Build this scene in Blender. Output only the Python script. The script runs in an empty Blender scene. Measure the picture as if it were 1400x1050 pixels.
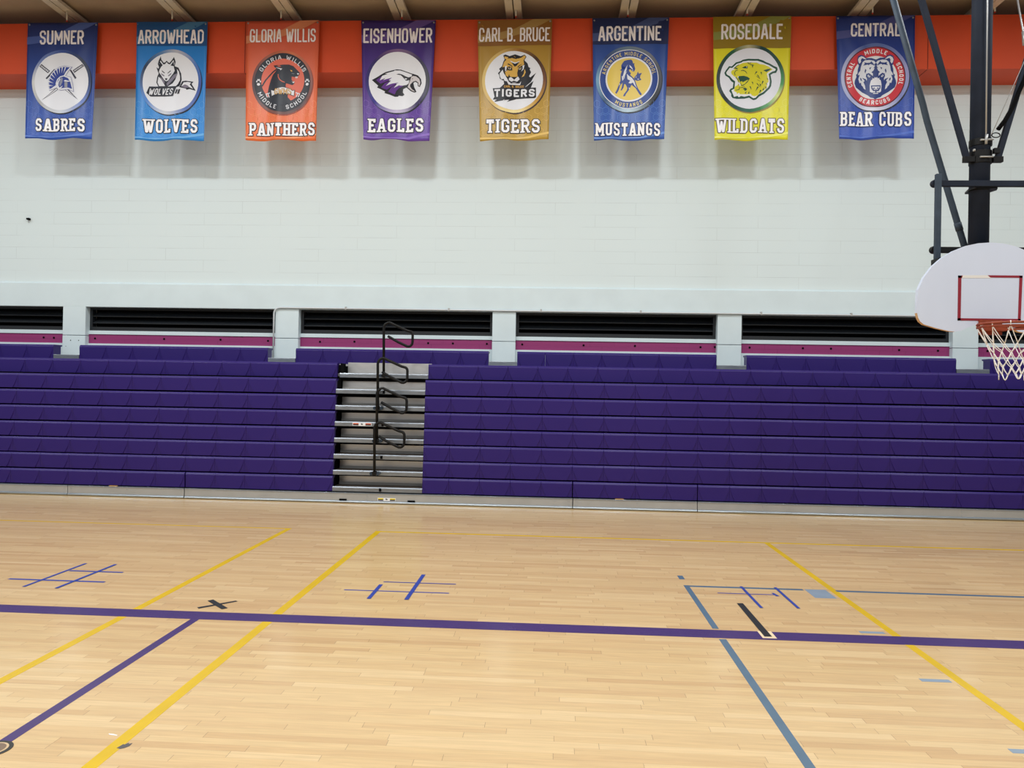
import bpy, bmesh, math, random
from mathutils import Vector, Matrix
from mathutils.geometry import tessellate_polygon
random.seed(7)
S = bpy.context.scene
COL = S.collection

# ------------------------------------------------------------------ camera
EYE = 1.69
yaw, pitch, roll = -0.05455, 0.00656, 0.018143
fwd = Vector((math.sin(yaw)*math.cos(pitch), math.cos(yaw)*math.cos(pitch), math.sin(pitch)))
rgt = Vector((math.cos(yaw), -math.sin(yaw), 0)); up = rgt.cross(fwd)
r2 = math.cos(roll)*rgt + math.sin(roll)*up
u2 = -math.sin(roll)*rgt + math.cos(roll)*up
cd = bpy.data.cameras.new('camera'); cam = bpy.data.objects.new('camera', cd); COL.objects.link(cam)
cd.sensor_width = 36.0; cd.lens = 1004.36/1400*36.0; cd.clip_end = 200
m3 = Matrix((r2, u2, -fwd)).transposed().to_4x4(); m3.translation = Vector((0, 0, EYE)); cam.matrix_world = m3
S.camera = cam

# ------------------------------------------------------------------ light
W = bpy.data.worlds.new('world'); S.world = W; W.use_nodes = True
bg = W.node_tree.nodes['Background']; bg.inputs[0].default_value = (0.92, 0.96, 1.0, 1); bg.inputs[1].default_value = 0.30
def lamp(x, y, z, power, size=0.45, col=(0.94, 0.985, 1.0)):
    l = bpy.data.lights.new('high_bay_lamp', 'AREA'); l.shape = 'DISK'; l.size = size; l.energy = power; l.color = col
    o = bpy.data.objects.new('high_bay_lamp', l); COL.objects.link(o); o.location = (x, y, z)
    return o
LAMP_Z = 7.4
for y, p in ((8.2, 84), (4.7, 71), (1.2, 52), (-2.3, 54), (-5.8, 54)):
    for x in (-12.05, -8.65, -5.3, -1.95, 1.5, 4.9, 8.3): lamp(x, y, LAMP_Z, p)
vs = S.view_settings
S.display_settings.display_device = 'sRGB'
vs.view_transform = 'Standard'; vs.look = 'None'; vs.gamma = 1.0; vs.use_curve_mapping = False; vs.exposure = 0.10

# ------------------------------------------------------------------ helpers
def lin(c):
    c = c/255.0
    return c/12.92 if c <= 0.04045 else ((c+0.055)/1.055)**2.4
def rgb(r, g, b): return (lin(r), lin(g), lin(b), 1)
MATS = {}
def mat(name, col, rough=0.5, metal=0.0, coat=0.0, spec=0.5):
    if name in MATS: return MATS[name]
    m = bpy.data.materials.new(name); m.use_nodes = True
    b = m.node_tree.nodes['Principled BSDF']
    b.inputs['Base Color'].default_value = col; b.inputs['Roughness'].default_value = rough
    b.inputs['Metallic'].default_value = metal; b.inputs['Coat Weight'].default_value = coat
    b.inputs['Specular IOR Level'].default_value = spec
    MATS[name] = m
    return m
def nt(m): return m.node_tree, m.node_tree.nodes['Principled BSDF']
def mottle(m, amount=0.1, scale=6.0, stretch=(1, 1, 1), rough_amt=0.0):
    """soft procedural wear in the base colour (and roughness)"""
    t, b = nt(m); c = b.inputs['Base Color'].default_value[:]
    tc = t.nodes.new('ShaderNodeTexCoord'); mp = t.nodes.new('ShaderNodeMapping'); mp.inputs['Scale'].default_value = stretch
    n = t.nodes.new('ShaderNodeTexNoise'); n.inputs['Scale'].default_value = scale; n.inputs['Detail'].default_value = 5
    r = t.nodes.new('ShaderNodeMapRange'); r.inputs[1].default_value = .3; r.inputs[2].default_value = .7
    r.inputs[3].default_value = 1-amount; r.inputs[4].default_value = 1+amount
    mx = t.nodes.new('ShaderNodeVectorMath'); mx.operation = 'SCALE'; mx.inputs[0].default_value = c[:3]
    t.links.new(tc.outputs['Object'], mp.inputs[0]); t.links.new(mp.outputs[0], n.inputs[0])
    t.links.new(n.outputs[0], r.inputs[0]); t.links.new(r.outputs[0], mx.inputs['Scale']); t.links.new(mx.outputs[0], b.inputs['Base Color'])
    if rough_amt:
        q = t.nodes.new('ShaderNodeMapRange'); q.inputs[1].default_value = .3; q.inputs[2].default_value = .7
        r0 = b.inputs['Roughness'].default_value
        q.inputs[3].default_value = r0-rough_amt; q.inputs[4].default_value = r0+rough_amt
        t.links.new(n.outputs[0], q.inputs[0]); t.links.new(q.outputs[0], b.inputs['Roughness'])
    return m

def wloc(o):
    v = Vector(o.location)
    while o.parent is not None:
        o = o.parent; v += o.location
    return v
class MB:
    """collects shapes and links them as one mesh object"""
    def __init__(s): s.bm = bmesh.new(); s.mi = 0
    def faces(s, vs, fs):
        v = [s.bm.verts.new(p) for p in vs]
        for f in fs:
            try:
                g = s.bm.faces.new([v[i] for i in f]); g.material_index = s.mi
            except ValueError: pass
    def box(s, x0, x1, y0, y1, z0, z1):
        vs = [(x, y, z) for x in (x0, x1) for y in (y0, y1) for z in (z0, z1)]
        s.faces(vs, [(0, 1, 3, 2), (4, 6, 7, 5), (0, 4, 5, 1), (2, 3, 7, 6), (0, 2, 6, 4), (1, 5, 7, 3)])
        return s
    def prism(s, pts, a0, a1, axis='y'):
        n = len(pts)
        def P(p, a):
            return {'y': (p[0], a, p[1]), 'z': (p[0], p[1], a), 'x': (a, p[0], p[1])}[axis]
        vs = [P(p, a0) for p in pts]+[P(p, a1) for p in pts]
        s.faces(vs, [tuple(range(n)), tuple(range(2*n-1, n-1, -1))]+[(i, i+n, (i+1) % n+n, (i+1) % n) for i in range(n)])
        return s
    def tube(s, pts, r, seg=12, closed=False, caps=True):
        pts = [Vector(p) for p in pts]; n = len(pts); rings = []
        prev = None
        for i, p in enumerate(pts):
            if closed: t = (pts[(i+1) % n]-pts[i-1]).normalized()
            else: t = (pts[min(i+1, n-1)]-pts[max(i-1, 0)]).normalized()
            if prev is None:
                a = t.orthogonal().normalized()
            else:
                a = (prev-t*prev.dot(t)).normalized()
            prev = a; b = t.cross(a)
            rr = r[i] if isinstance(r, (list, tuple)) else r
            rings.append([s.bm.verts.new(p+a*rr*math.cos(k*2*math.pi/seg)+b*rr*math.sin(k*2*math.pi/seg)) for k in range(seg)])
        m = n if closed else n-1
        for i in range(m):
            A, B = rings[i], rings[(i+1) % n]
            for k in range(seg):
                f = s.bm.faces.new([A[k], A[(k+1) % seg], B[(k+1) % seg], B[k]]); f.smooth = True; f.material_index = s.mi
        if not closed and caps:
            for R_ in (rings[0][::-1], rings[-1]):
                f = s.bm.faces.new(R_); f.material_index = s.mi
        return s
    def build(s, name, mats, parent=None, loc=(0, 0, 0), normals=True, bevel=0, solid=0):
        if normals: bmesh.ops.recalc_face_normals(s.bm, faces=s.bm.faces[:])
        if loc != (0, 0, 0): bmesh.ops.translate(s.bm, verts=s.bm.verts[:], vec=-Vector(loc))
        me = bpy.data.meshes.new(name); s.bm.to_mesh(me); s.bm.free()
        for m in (mats if isinstance(mats, (list, tuple)) else [mats]): me.materials.append(m)
        o = bpy.data.objects.new(name, me); COL.objects.link(o)
        o.location = Vector(loc)
        if parent is not None:
            o.parent = parent; o.location = Vector(loc)-wloc(parent)
        if bevel:
            b = o.modifiers.new('bevel', 'BEVEL'); b.width = bevel; b.segments = 2; b.limit_method = 'ANGLE'; b.angle_limit = 0.6
        if solid:
            b = o.modifiers.new('solid', 'SOLIDIFY'); b.thickness = solid; b.offset = -1
        return o
def child_boxes(name, boxes, m, parent, bevel=0):
    """boxes in world coordinates, linked as one part of parent"""
    b = MB()
    for q in boxes: b.box(*q)
    return b.build(name, m, parent, loc=tuple(wloc(parent)), bevel=bevel)
def wb(b, name, m, parent, **k):
    """MB in world coordinates -> part of parent"""
    return b.build(name, m, parent, loc=tuple(wloc(parent)), **k)
def thing(name, label, cat, loc=(0, 0, 0), group=None):
    o = bpy.data.objects.new(name, None); o.empty_display_size = .1; COL.objects.link(o); o.location = loc
    return tag(o, label, cat, group)
def tag(o, label, cat, group=None):
    o['label'] = label; o['category'] = cat
    if group: o['group'] = group
    return o
def struct(o, label=None):
    o['kind'] = 'structure'
    if label: o['label'] = label
    return o
def arc(cx, cy, r, a0, a1, n):
    return [(cx+r*math.cos(math.radians(a0+(a1-a0)*i/n)), cy+r*math.sin(math.radians(a0+(a1-a0)*i/n))) for i in range(n+1)]

# ------------------------------------------------------------------ materials
def floor_material():
    m = mat('maple_planks', rgb(220, 180, 130), 0.17, 0, 0.0, 0.5); t, b = nt(m); N = t.nodes; L = t.links
    tc = N.new('ShaderNodeTexCoord'); sp = N.new('ShaderNodeSeparateXYZ'); L.new(tc.outputs['Object'], sp.inputs[0])
    def M(op, a, c=None, d=None):
        n = N.new('ShaderNodeMath'); n.operation = op
        for i, v in enumerate((a, c, d)):
            if v is None: continue
            if isinstance(v, (int, float)): n.inputs[i].default_value = v
            else: L.new(v, n.inputs[i])
        return n.outputs[0]
    yw = M('DIVIDE', sp.outputs[1], 0.0572); row = M('FLOOR', yw); fy = M('FRACT', yw)
    wn = N.new('ShaderNodeTexWhiteNoise'); wn.noise_dimensions = '1D'; L.new(row, wn.inputs['W'])
    xo = M('ADD', sp.outputs[0], M('MULTIPLY', wn.outputs[0], 37.0))
    wn3 = N.new('ShaderNodeTexWhiteNoise'); wn3.noise_dimensions = '1D'; L.new(M('ADD', row, 0.37), wn3.inputs['W'])
    ln = M('ADD', 0.42, M('MULTIPLY', wn3.outputs[0], 0.65))
    xw = M('DIVIDE', xo, ln); pid = M('FLOOR', xw); fx = M('FRACT', xw)
    wn2 = N.new('ShaderNodeTexWhiteNoise'); wn2.noise_dimensions = '2D'
    cv = N.new('ShaderNodeCombineXYZ'); L.new(row, cv.inputs[0]); L.new(pid, cv.inputs[1]); L.new(cv.outputs[0], wn2.inputs['Vector'])
    cr = N.new('ShaderNodeValToRGB'); e = cr.color_ramp.elements
    e[0].position = 0; e[0].color = rgb(201, 165, 118); e[1].position = 1; e[1].color = rgb(220, 190, 143)
    for p, c in ((.1, rgb(207, 173, 125)), (.3, rgb(210, 177, 129)), (.6, rgb(213, 181, 132)), (.85, rgb(215, 184, 136))):
        q = e.new(p); q.color = c
    L.new(wn2.outputs[0], cr.inputs[0])
    mp = N.new('ShaderNodeMapping'); mp.inputs['Scale'].default_value = (1.6, 28, 1)
    av = N.new('ShaderNodeVectorMath'); av.operation = 'ADD'; L.new(tc.outputs['Object'], av.inputs[0]); L.new(wn2.outputs['Color'], av.inputs[1])
    L.new(av.outputs[0], mp.inputs[0])
    gn = N.new('ShaderNodeTexNoise'); gn.inputs['Scale'].default_value = 2.2; gn.inputs['Detail'].default_value = 6; gn.inputs['Distortion'].default_value = .6
    L.new(mp.outputs[0], gn.inputs[0])
    g = N.new('ShaderNodeMapRange'); g.inputs[1].default_value = .3; g.inputs[2].default_value = .75; g.inputs[3].default_value = 1.06; g.inputs[4].default_value = .88
    L.new(gn.outputs[0], g.inputs[0])
    seam = M('LESS_THAN', fy, 0.022); seamx = M('LESS_THAN', M('MULTIPLY', fx, ln), 0.0022)
    sm = M('MAXIMUM', M('MULTIPLY', seam, 0.20), M('MULTIPLY', seamx, 0.5))
    k = M('MULTIPLY', g.outputs[0], M('SUBTRACT', 1.0, sm))
    sc = N.new('ShaderNodeVectorMath'); sc.operation = 'SCALE'; L.new(cr.outputs[0], sc.inputs[0]); L.new(k, sc.inputs['Scale'])
    L.new(sc.outputs[0], b.inputs['Base Color'])
    return m
def block_material(name, col, bw=0.4, bh=0.197, lines=0.90):
    m = mat(name, col, 0.55, 0, 0, 0.35); t, b = nt(m); N = t.nodes; L = t.links
    tc = N.new('ShaderNodeTexCoord'); sp = N.new('ShaderNodeSeparateXYZ'); cb = N.new('ShaderNodeCombineXYZ')
    L.new(tc.outputs['Object'], sp.inputs[0]); L.new(sp.outputs[0], cb.inputs[0]); L.new(sp.outputs[2], cb.inputs[1])
    br = N.new('ShaderNodeTexBrick'); br.inputs['Scale'].default_value = 1; br.inputs['Brick Width'].default_value = bw; br.inputs['Row Height'].default_value = bh
    br.inputs['Mortar Size'].default_value = 0.0035; br.inputs['Mortar Smooth'].default_value = .4
    L.new(cb.outputs[0], br.inputs[0])
    no = N.new('ShaderNodeTexNoise'); no.inputs['Scale'].default_value = 1.7; no.inputs['Detail'].default_value = 4
    L.new(tc.outputs['Object'], no.inputs[0])
    r = N.new('ShaderNodeMapRange'); r.inputs[1].default_value = .35; r.inputs[2].default_value = .65; r.inputs[3].default_value = 0; r.inputs[4].default_value = 1
    L.new(no.outputs[0], r.inputs[0])
    mu = N.new('ShaderNodeMath'); mu.operation = 'MULTIPLY'; L.new(br.outputs['Fac'], mu.inputs[0]); L.new(r.outputs[0], mu.inputs[1])
    k = N.new('ShaderNodeMapRange'); k.inputs[3].default_value = 1; k.inputs[4].default_value = lines; L.new(mu.outputs[0], k.inputs[0])
    sc = N.new('ShaderNodeVectorMath'); sc.operation = 'SCALE'; sc.inputs[0].default_value = col[:3]; L.new(k.outputs[0], sc.inputs['Scale'])
    L.new(sc.outputs[0], b.inputs['Base Color'])
    bp = N.new('ShaderNodeBump'); bp.inputs['Strength'].default_value = .25; bp.inputs['Distance'].default_value = .004; bp.invert = True
    L.new(br.outputs['Fac'], bp.inputs['Height']); L.new(bp.outputs[0], b.inputs['Normal'])
    return m
M_floor = floor_material()
M_block = block_material('painted_block', rgb(212, 225, 228), 1.3, .197, .80)
M_white = mottle(mat('white_paint', rgb(210, 225, 230), .5), .03, 3)
M_pink = block_material('magenta_block', rgb(146, 52, 108), .4, .2, .7)
M_orange = mottle(mat('orange_paint', rgb(202, 68, 22), .6), .05, 1.5)
M_ceil = mottle(mat('ceiling_deck', rgb(176, 160, 142), .85), .06, 2)
M_joist = mottle(mat('joist_steel', rgb(214, 206, 190), .6, .0), .08, 5)
M_black = mat('black_void', rgb(10, 10, 12), .9, 0, 0, .1)
M_louver = mat('louver_metal', rgb(19, 24, 30), .55, .0)
M_purple = mat('purple_plastic', (.024, .0100, .140, 1), .38, 0, 0, .32)
M_alu = mottle(mat('galvanised_steel', rgb(150, 157, 166), .36, .9), .08, 9, (1, 1, 4), .06)
M_riser = mottle(mat('riser_sheet', rgb(214, 214, 214), .33, .75), .05, 7, (1, 1, 3), .05)
M_alud = mottle(mat('skirt_metal', rgb(176, 176, 174), .5, .35), .05, 5)
M_alub = mat('bright_aluminium', rgb(176, 188, 200), .3, .95)
M_iron = mottle(mat('black_iron', rgb(12, 12, 13), .45, 0, 0, .25), .15, 14)
M_pole = mottle(mat('dark_pole_paint', rgb(33, 40, 54), .7, 0, 0, .2), .18, 5)
M_strut = mottle(mat('blue_grey_steel', rgb(58, 70, 84), .65, 0, 0, .25), .15, 9)
M_rod = mat('white_rod', rgb(200, 196, 186), .5)
M_board = mottle(mat('backboard_white', rgb(208, 218, 238), .45), .025, 3, (1, 1, .5))
M_wood = mat('backboard_edge', rgb(206, 166, 120), .6)
M_red = mottle(mat('red_tape', rgb(140, 22, 44), .5), .08, 20)
M_rim = mottle(mat('orange_rim', rgb(140, 56, 26), .5, .1), .2, 20)
M_net = mat('net_cord', rgb(240, 238, 236), .8)
M_cable = mat('steel_cable', rgb(180, 182, 184), .4, .6)

# ------------------------------------------------------------------ floor and painted lines
FL = MB().box(-13, 12, -9, 12.2, -0.2, 0).build('floor', M_floor); struct(FL)
def paint(name, col): return mottle(mat(name, col, .26, 0, 0, .5), .06, 5)
P_purple = paint('purple_paint', rgb(66, 44, 104)); P_yellow = paint('yellow_paint', rgb(214, 176, 8)); P_grey = paint('grey_paint', rgb(86, 110, 132))
P_lgrey = paint('light_grey_paint', rgb(138, 154, 170)); P_black = mat('black_tape', rgb(16, 17, 26), .5); P_cream = mat('cream_strip', rgb(232, 208, 172), .4)
P_blue = mat('blue_tape', rgb(26, 54, 148), .55)
def flat(name, quads, m, z, label=None, h=0.0008, parent=FL):
    b = MB()
    for q in quads: b.prism(q, z, z+h, 'z')
    o = b.build(name, m, parent)
    if label: o['label'] = label
    return o
def yb(x, y0, y1, w): return [(x-w/2, y0), (x+w/2, y0), (x+w/2, y1), (x-w/2, y1)]
def xb(y, x0, x1, w): return [(x0, y-w/2), (x1, y-w/2), (x1, y+w/2), (x0, y+w/2)]
flat('sideline', [xb(5.226, -12.5, 11.5, .172)], P_purple, 0.0004, 'wide purple sideline running across the floor')
flat('court_line', [yb(-2.522, 3.27, 5.15, .062)], P_purple, 0.0002, 'thin purple line meeting the sideline at left')
flat('court_line', [yb(-3.056, -2, 8.5, .062)], P_yellow, 0.0001, 'left yellow line running towards the bleachers')
flat('court_line', [yb(-1.992, -2, 8.5, .068)], P_yellow, 0.0001, 'second yellow line from the left')
flat('court_line', [yb(2.452, -2, 8.47, .060)], P_yellow, 0.0001, 'right yellow line running towards the bleachers')
flat('court_line', [xb(8.49, -12.5, -3.03, .035), xb(8.47, -2.02, 11.5, .05)], P_yellow, 0.00005, 'thin yellow line along the foot of the bleachers')
flat('court_line', [yb(1.2, 5.34, 6.51, .046), yb(1.197, -2, 5.118, .05)], P_grey, 0.0001, 'long grey line of the key crossing the sideline')
flat('court_line', [xb(6.485, 1.18, 2.195, .045), xb(6.478, 2.47, 6.6, .045)], P_grey, 0.00015, 'thin grey line across the end of the key')
flat('lane_mark', [xb(6.372, 2.212, 2.391, .266)], P_lgrey, 0.00005, 'light grey block mark beside the right yellow line')
for y in (5.38, 4.514, 3.654, 2.79): flat('lane_mark', [xb(y, 2.22, 2.395, .044)], P_lgrey, 0.00005)
flat('lane_mark', [yb(1.203, 6.712, 6.842, .05)], P_grey, 0.0001, 'small grey square mark')
flat('border_strip', [[(1.483, 5.17), (1.58, 5.17), (1.582, 5.32), (1.485, 5.32)]], P_cream, 0.0014, 'pale border round the end of the black bar')
flat('short_bar', [[(1.503, 5.199), (1.556, 5.203), (1.560, 6.003), (1.512, 6.0)]], P_black, 0.0024, 'short black bar crossing the purple sideline')
def tape(quads, label, m=P_blue, cat='floor tape', grp=None):
    e = thing('floor_tape_mark', label, cat, (sum(p[0] for q in quads for p in q)/sum(len(q) for q in quads), sum(p[1] for q in quads for p in q)/sum(len(q) for q in quads), 0), grp)
    for i, q in enumerate(quads):
        b = MB().prism(q, 0.0008+i*.0007, 0.0016+i*.0007, 'z'); wb(b, 'tape_strip', m, e)
GT = 'taped grids on the floor'
tape([xb(6.003, -4.571, -3.731, .032), xb(6.323, -4.255, -3.765, .028), yb(-4.281, 5.785, 6.591, .026), yb(-3.995, 5.772, 6.591, .028)],
     'blue tape grid left of the left yellow line', grp=GT)
tape([xb(6.013, -1.69, -.815, .02), xb(6.295, -1.425, -.796, .018), yb(-1.426, 5.78, 6.206, .032), yb(-1.125, 5.787, 6.576, .034)],
     'blue tape grid between the second yellow line and the grey line', grp=GT)
tape([xb(6.291, 1.423, 1.9, .016), [(1.885, 6.345), (1.905, 6.345), (1.925, 6.25), (1.895, 6.25)], yb(1.677, 5.891, 6.525, .024), yb(1.97, 5.911, 6.527, .024)],
     'blue tape grid across the thin grey line of the key', grp=GT)
tape([[(-2.639, 5.409), (-2.431, 5.611), (-2.408, 5.592), (-2.614, 5.381)], [(-2.642, 5.581), (-2.614, 5.618), (-2.407, 5.416), (-2.439, 5.384)]],
     'black tape cross beside the purple sideline', P_black)
e = thing('floor_plate', 'round metal floor socket plate at the end of the thin purple line', 'floor plate', (-2.521, 3.237, 0))
wb(MB().prism(arc(-2.521, 3.237, .078, 0, 348, 29), 0.0002, .0022, 'z'), 'rim', mat('socket_rim', rgb(70, 70, 68), .4, .6), e)
wb(MB().prism(arc(-2.521, 3.237, .060, 0, 348, 29), 0.0022, .0032, 'z'), 'inlay', mat('socket_inlay', rgb(205, 178, 140), .4), e)
wb(MB().prism(arc(-2.521, 3.237, .050, 0, 348, 29), 0.0032, .0042, 'z'), 'cover', mat('socket_cover', rgb(140, 118, 98), .4, .4), e)
tag(MB().prism([(-1.975, 3.295), (-1.955, 3.29), (-1.94, 3.30), (-1.928, 3.32), (-1.93, 3.348), (-1.942, 3.338), (-1.948, 3.35), (-1.958, 3.33), (-1.966, 3.335)], .0008, .0014, 'z')
    .build('tape_residue', mat('residue', rgb(86, 84, 86), .7)), 'dark smudge of old tape beside the second yellow line', 'tape')
tag(MB().prism([(-2.096, 3.428), (-2.085, 3.418), (-2.046, 3.411), (-2.044, 3.416), (-2.07, 3.425)], .0002, .0012, 'z')
    .build('paper_scrap', mat('paper', rgb(245, 245, 245), .7)), 'tiny white paper scrap beside the second yellow line', 'scrap')

# ------------------------------------------------------------------ wall, pillars, louvres, girder, ceiling
YP, YW = 11.90, 11.95
struct(MB().box(-13, 12, YW, YW+.3, 3.33, 7.70).build('wall_back', M_block))
# beam over the louvres, its top edge chamfered
struct(MB().prism([(YP, 2.94), (YP, 3.325), (YW+.02, 3.365), (YW+.35, 3.365), (YW+.35, 2.94)], -13, 12, 'x').build('trim_1', M_white))
PX = [(-12.3, -11.85), (-8.224, -7.83), (-4.587, -4.194), (-0.987, -0.607), (2.625, 3.005), (6.276, 6.666), (10.2, 10.6)]
for a, b_ in PX:
    o = MB().box(a, b_, YP, YW+.35, 2.46, 2.94).box(a, b_, YP, YW+.35, 0, 2.452).build('pillar', M_white, bevel=.006); struct(o)
struct(MB().box(-13, 12, 12.0, 12.3, 2.328, 2.485).build('trim_2', M_pink), 'magenta painted block band under the louvres')
struct(MB().box(-13, 12, 11.985, 12.3, 2.485, 2.546).build('trim_3', M_white), 'white sill strip under the louvres')
struct(MB().box(-13, 12, 11.97, 12.3, 0, 2.328).build('wall_lower', M_white), 'white ledge below the magenta band')
# dark anchor holes and flaked paint in the magenta band
hb = MB()
for x in (-8.62, -7.99-.45, -7.72, -6.52, -5.55, -4.62-.12, -3.86, -3.28, -2.05, -1.64, -1.08, -.5, .5, 1.33, 2.38, 2.66-.05, 3.16, 4.0, 4.44, 5.5, 6.1, 6.86):
    zz = 2.425-.012*((x*7) % 1)
    hb.prism(arc(x, zz, .017, 0, 330, 11), 11.994, 12.02)
o = wb(hb, 'anchor_holes', M_black, bpy.data.objects['trim_2'])
fb = MB()
for i in range(46):
    x = random.choice([random.uniform(-8.5, 6.6), random.uniform(-1.9, -.9), random.uniform(-5.6, -5.0)]); w = random.uniform(.012, .05); z = 2.483
    fb.prism([(x, z), (x+w, z), (x+w*.8, z-random.uniform(.005, .018)), (x+w*.3, z-random.uniform(.004, .012))], 11.996, 12.01)
wb(fb, 'paint_chips', mat('bare_block', rgb(92, 74, 82), .8), bpy.data.objects['trim_2'])
for n in range(len(PX)-1):
    x0, x1 = PX[n][1], PX[n+1][0]
    w = bpy.data.objects.new('window_%d' % (n+1), None); COL.objects.link(w); w.location = ((x0+x1)/2, 12.02, 2.546); struct(w)
    z0, z1 = 2.546, 2.94; f = .045
    child_boxes('frame', [(x0, x1, 12.02, 12.12, z0, z0+f+.02), (x0, x1, 12.02, 12.12, z1-f*.6, z1), (x0, x0+f, 12.02, 12.12, z0+f+.02, z1-f*.6), (x1-f, x1, 12.02, 12.12, z0+f+.02, z1-f*.6)], M_louver, w)
    lb = MB()
    for k in range(3):
        z = z0+f+.085+k*.115
        lb.prism([(12.035, z), (12.045, z-.004), (12.16, z+.072), (12.15, z+.078)], x0+f, x1-f, 'x')
        lb.box(x0+f, x1-f, 12.026, 12.037, z-.005, z+.005)
    wb(lb, 'slats', M_louver, w)
    child_boxes('backing', [(x0, x1, 12.2, 12.25, z0, z1)], M_black, w)
pb = MB()
for x, z, r in ((-8.08, 2.37, .009), (-7.94, 2.37, .009), (-8.16, 2.27, .006), (-8.2, 2.11, .006)): pb.prism(arc(x, z, r, 0, 330, 11), YP-.001, YP+.01)
wb(pb, 'anchor_holes', M_black, bpy.data.objects['pillar.001'])
# girder in front of the wall top
G = struct(MB().box(-13, 12, 11.35, YW, 6.617, 7.43).build('beam', M_orange), 'orange painted girder box along the top of the wall')
b = MB()
for x in (-8.53, -4.95, 1.45, 5.56, -12): b.box(x-.004, x+.004, 11.346, 11.36, 6.62, 7.43).box(x-.004, x+.004, 11.36, YW, 6.613, 6.62)
wb(b, 'panel_seams', mat('seam_line', rgb(110, 40, 20), .8), G)  # thin darker strips drawn as the girder's panel seams
struct(MB().box(-13, 12, -9, 12.25, 7.70, 8.0).build('ceiling', M_ceil))
for xa in (-9.7, -7.92, -6.09, -4.29, -2.50, -.70, 1.07, 2.85, 4.58, 6.37, 8.15):
    j = MB(); zj = 7.55+(xa+.7)*-.008
    for (w0, w1, h0, h1) in ((-.125, -.015, 0, .012), (.015, .125, 0, .012), (-.125, -.113, .012, .05), (.113, .125, .012, .05), (-.015, -.009, 0, .2), (.009, .015, 0, .2)):
        j.box(xa+w0, xa+w1, -8.9, 11.94, zj+h0, min(zj+h1, 7.699))
    struct(j.build('ceiling_joist', M_joist))
# conduit and wall details
cp = [(-4.60, YP-.025, 2.12), (-4.60, YP-.025, 2.86)]+[(-4.50+.10*math.cos(math.radians(a)), YP-.025, 2.86+.10*math.sin(math.radians(a))) for a in range(165, 89, -15)]+[(-4.3, YP-.025, 2.96), (0, YP-.025, 2.953), (5.7, YP-.025, 2.953), (11, YP-.025, 2.953)]
e = thing('conduit_pipe', 'thin pale conduit along the beam edge above the louvres, bending down a pillar', 'pipe', (-4.60, YP, 2.12))
wb(MB().tube(cp, .014, 10), 'pipe', mat('conduit_paint', rgb(206, 212, 216), .4, .2), e)
for x in (-3.4, -1.7, -.2, 1.4, 3.3, 4.7): wb(MB().box(x-.012, x+.012, YP-.042, YP, 2.936, 2.985), 'pipe_clip', M_alud, e)
e = thing('wall_hook', 'small dark bracket fixed high on the white block wall', 'bracket', (-8.878, YW, 4.40))
wb(MB().box(-8.905, -8.855, YW-.05, YW, 4.395, 4.425), 'box', M_black, e, bevel=.004); wb(MB().tube([(-8.88, YW-.02, 4.40), (-8.88, YW-.02, 4.35)], .006), 'stem', M_cable, e)
names = ['sabre helmet', 'wolf', 'panther', 'eagle', 'tiger', 'horse', 'wildcat', 'bear']
for i, x in enumerate((-7.85, -6.12, -4.36, -2.44, -.66, 1.06, 2.86, 4.72, 6.5)):
    lab = 'thin white drop rod above the %s banner' % names[i] if i < 8 else 'thin white drop rod right of the hoop mast'
    e = thing('drop_rod', lab, 'rod', (x, 11.3, 7.43), 'drop rods above the banners')
    wb(MB().tube([(x, 11.3, 7.45), (x, 11.3, 7.60)], .012, 8), 'rod', M_rod, e)
    wb(MB().tube([(x, 11.3, 7.43), (x, 11.3, 7.45)], .013, 8), 'tip', mat('red_tip', rgb(170, 50, 40), .5), e)

# ------------------------------------------------------------------ bleachers
MODW = 0.4425
def seat_mesh(w, h, d=0.13, deep=.010):
    """one moulded bench module: flat face, lower corners cut back along a curve, rounded top edge"""
    b = MB(); hw = w/2-.0012
    prof = [(0.0, 0.0), (0.0, .1), (0.0, .2), (0.0, .32), (0.0, .46), (0.0, .62), (0.0, .78), (0.0, 1-.030/h), (-.003, 1-.024/h), (-.020, 1-.004/h), (-.026, 1.0)]
    nx = [-1, -.999, 0, .999, 1]
    rows = []
    for (y, v) in prof:
        z = v*h
        xc = hw-.002-.074*(1-min(v/.95, 1))**1.6
        k = deep*max(0, 1-v/.82)**.5 if v < .82 else .0025
        cols = [(-hw, k+.002), (-xc-.003, k), (-xc, 0), (-hw*.33, 0), (hw*.33, 0), (xc, 0), (xc+.003, k), (hw, k+.002)]
        rows.append([b.bm.verts.new((x, -y+q, z)) for x, q in cols])
    rows.append([b.bm.verts.new((v_.co.x, d, h)) for v_ in rows[-1]])
    rows.append([b.bm.verts.new((v_.co.x, d, h-.02)) for v_ in rows[-1]])
    rows.append([b.bm.verts.new((v_.co.x, d*.55, h-.04)) for v_ in rows[-1]])
    rows.append([b.bm.verts.new((v_.co.x, d*.45, 0)) for v_ in rows[0]])
    n = len(rows)
    for i in range(n):
        A, B = rows[i], rows[(i+1) % n]
        for k in range(7): b.bm.faces.new([A[k], A[k+1], B[k+1], B[k]])
    for side in (0, 7):
        b.bm.faces.new([r[side] for r in rows])
    bmesh.ops.recalc_face_normals(b.bm, faces=b.bm.faces[:])
    me = bpy.data.meshes.new('seat'); b.bm.to_mesh(me); b.bm.free(); me.materials.append(M_purple)
    return me
ZB = [0.164, 0.400, 0.632, 0.866, 1.103, 1.339, 1.578, 1.816]
YF = [10.50+.018*i for i in range(7)]+[10.86]
FH = 0.216
seat_std = seat_mesh(MODW, FH)
seat_back = seat_mesh(.4425, .210, .22)
cut_cache = {}
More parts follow.
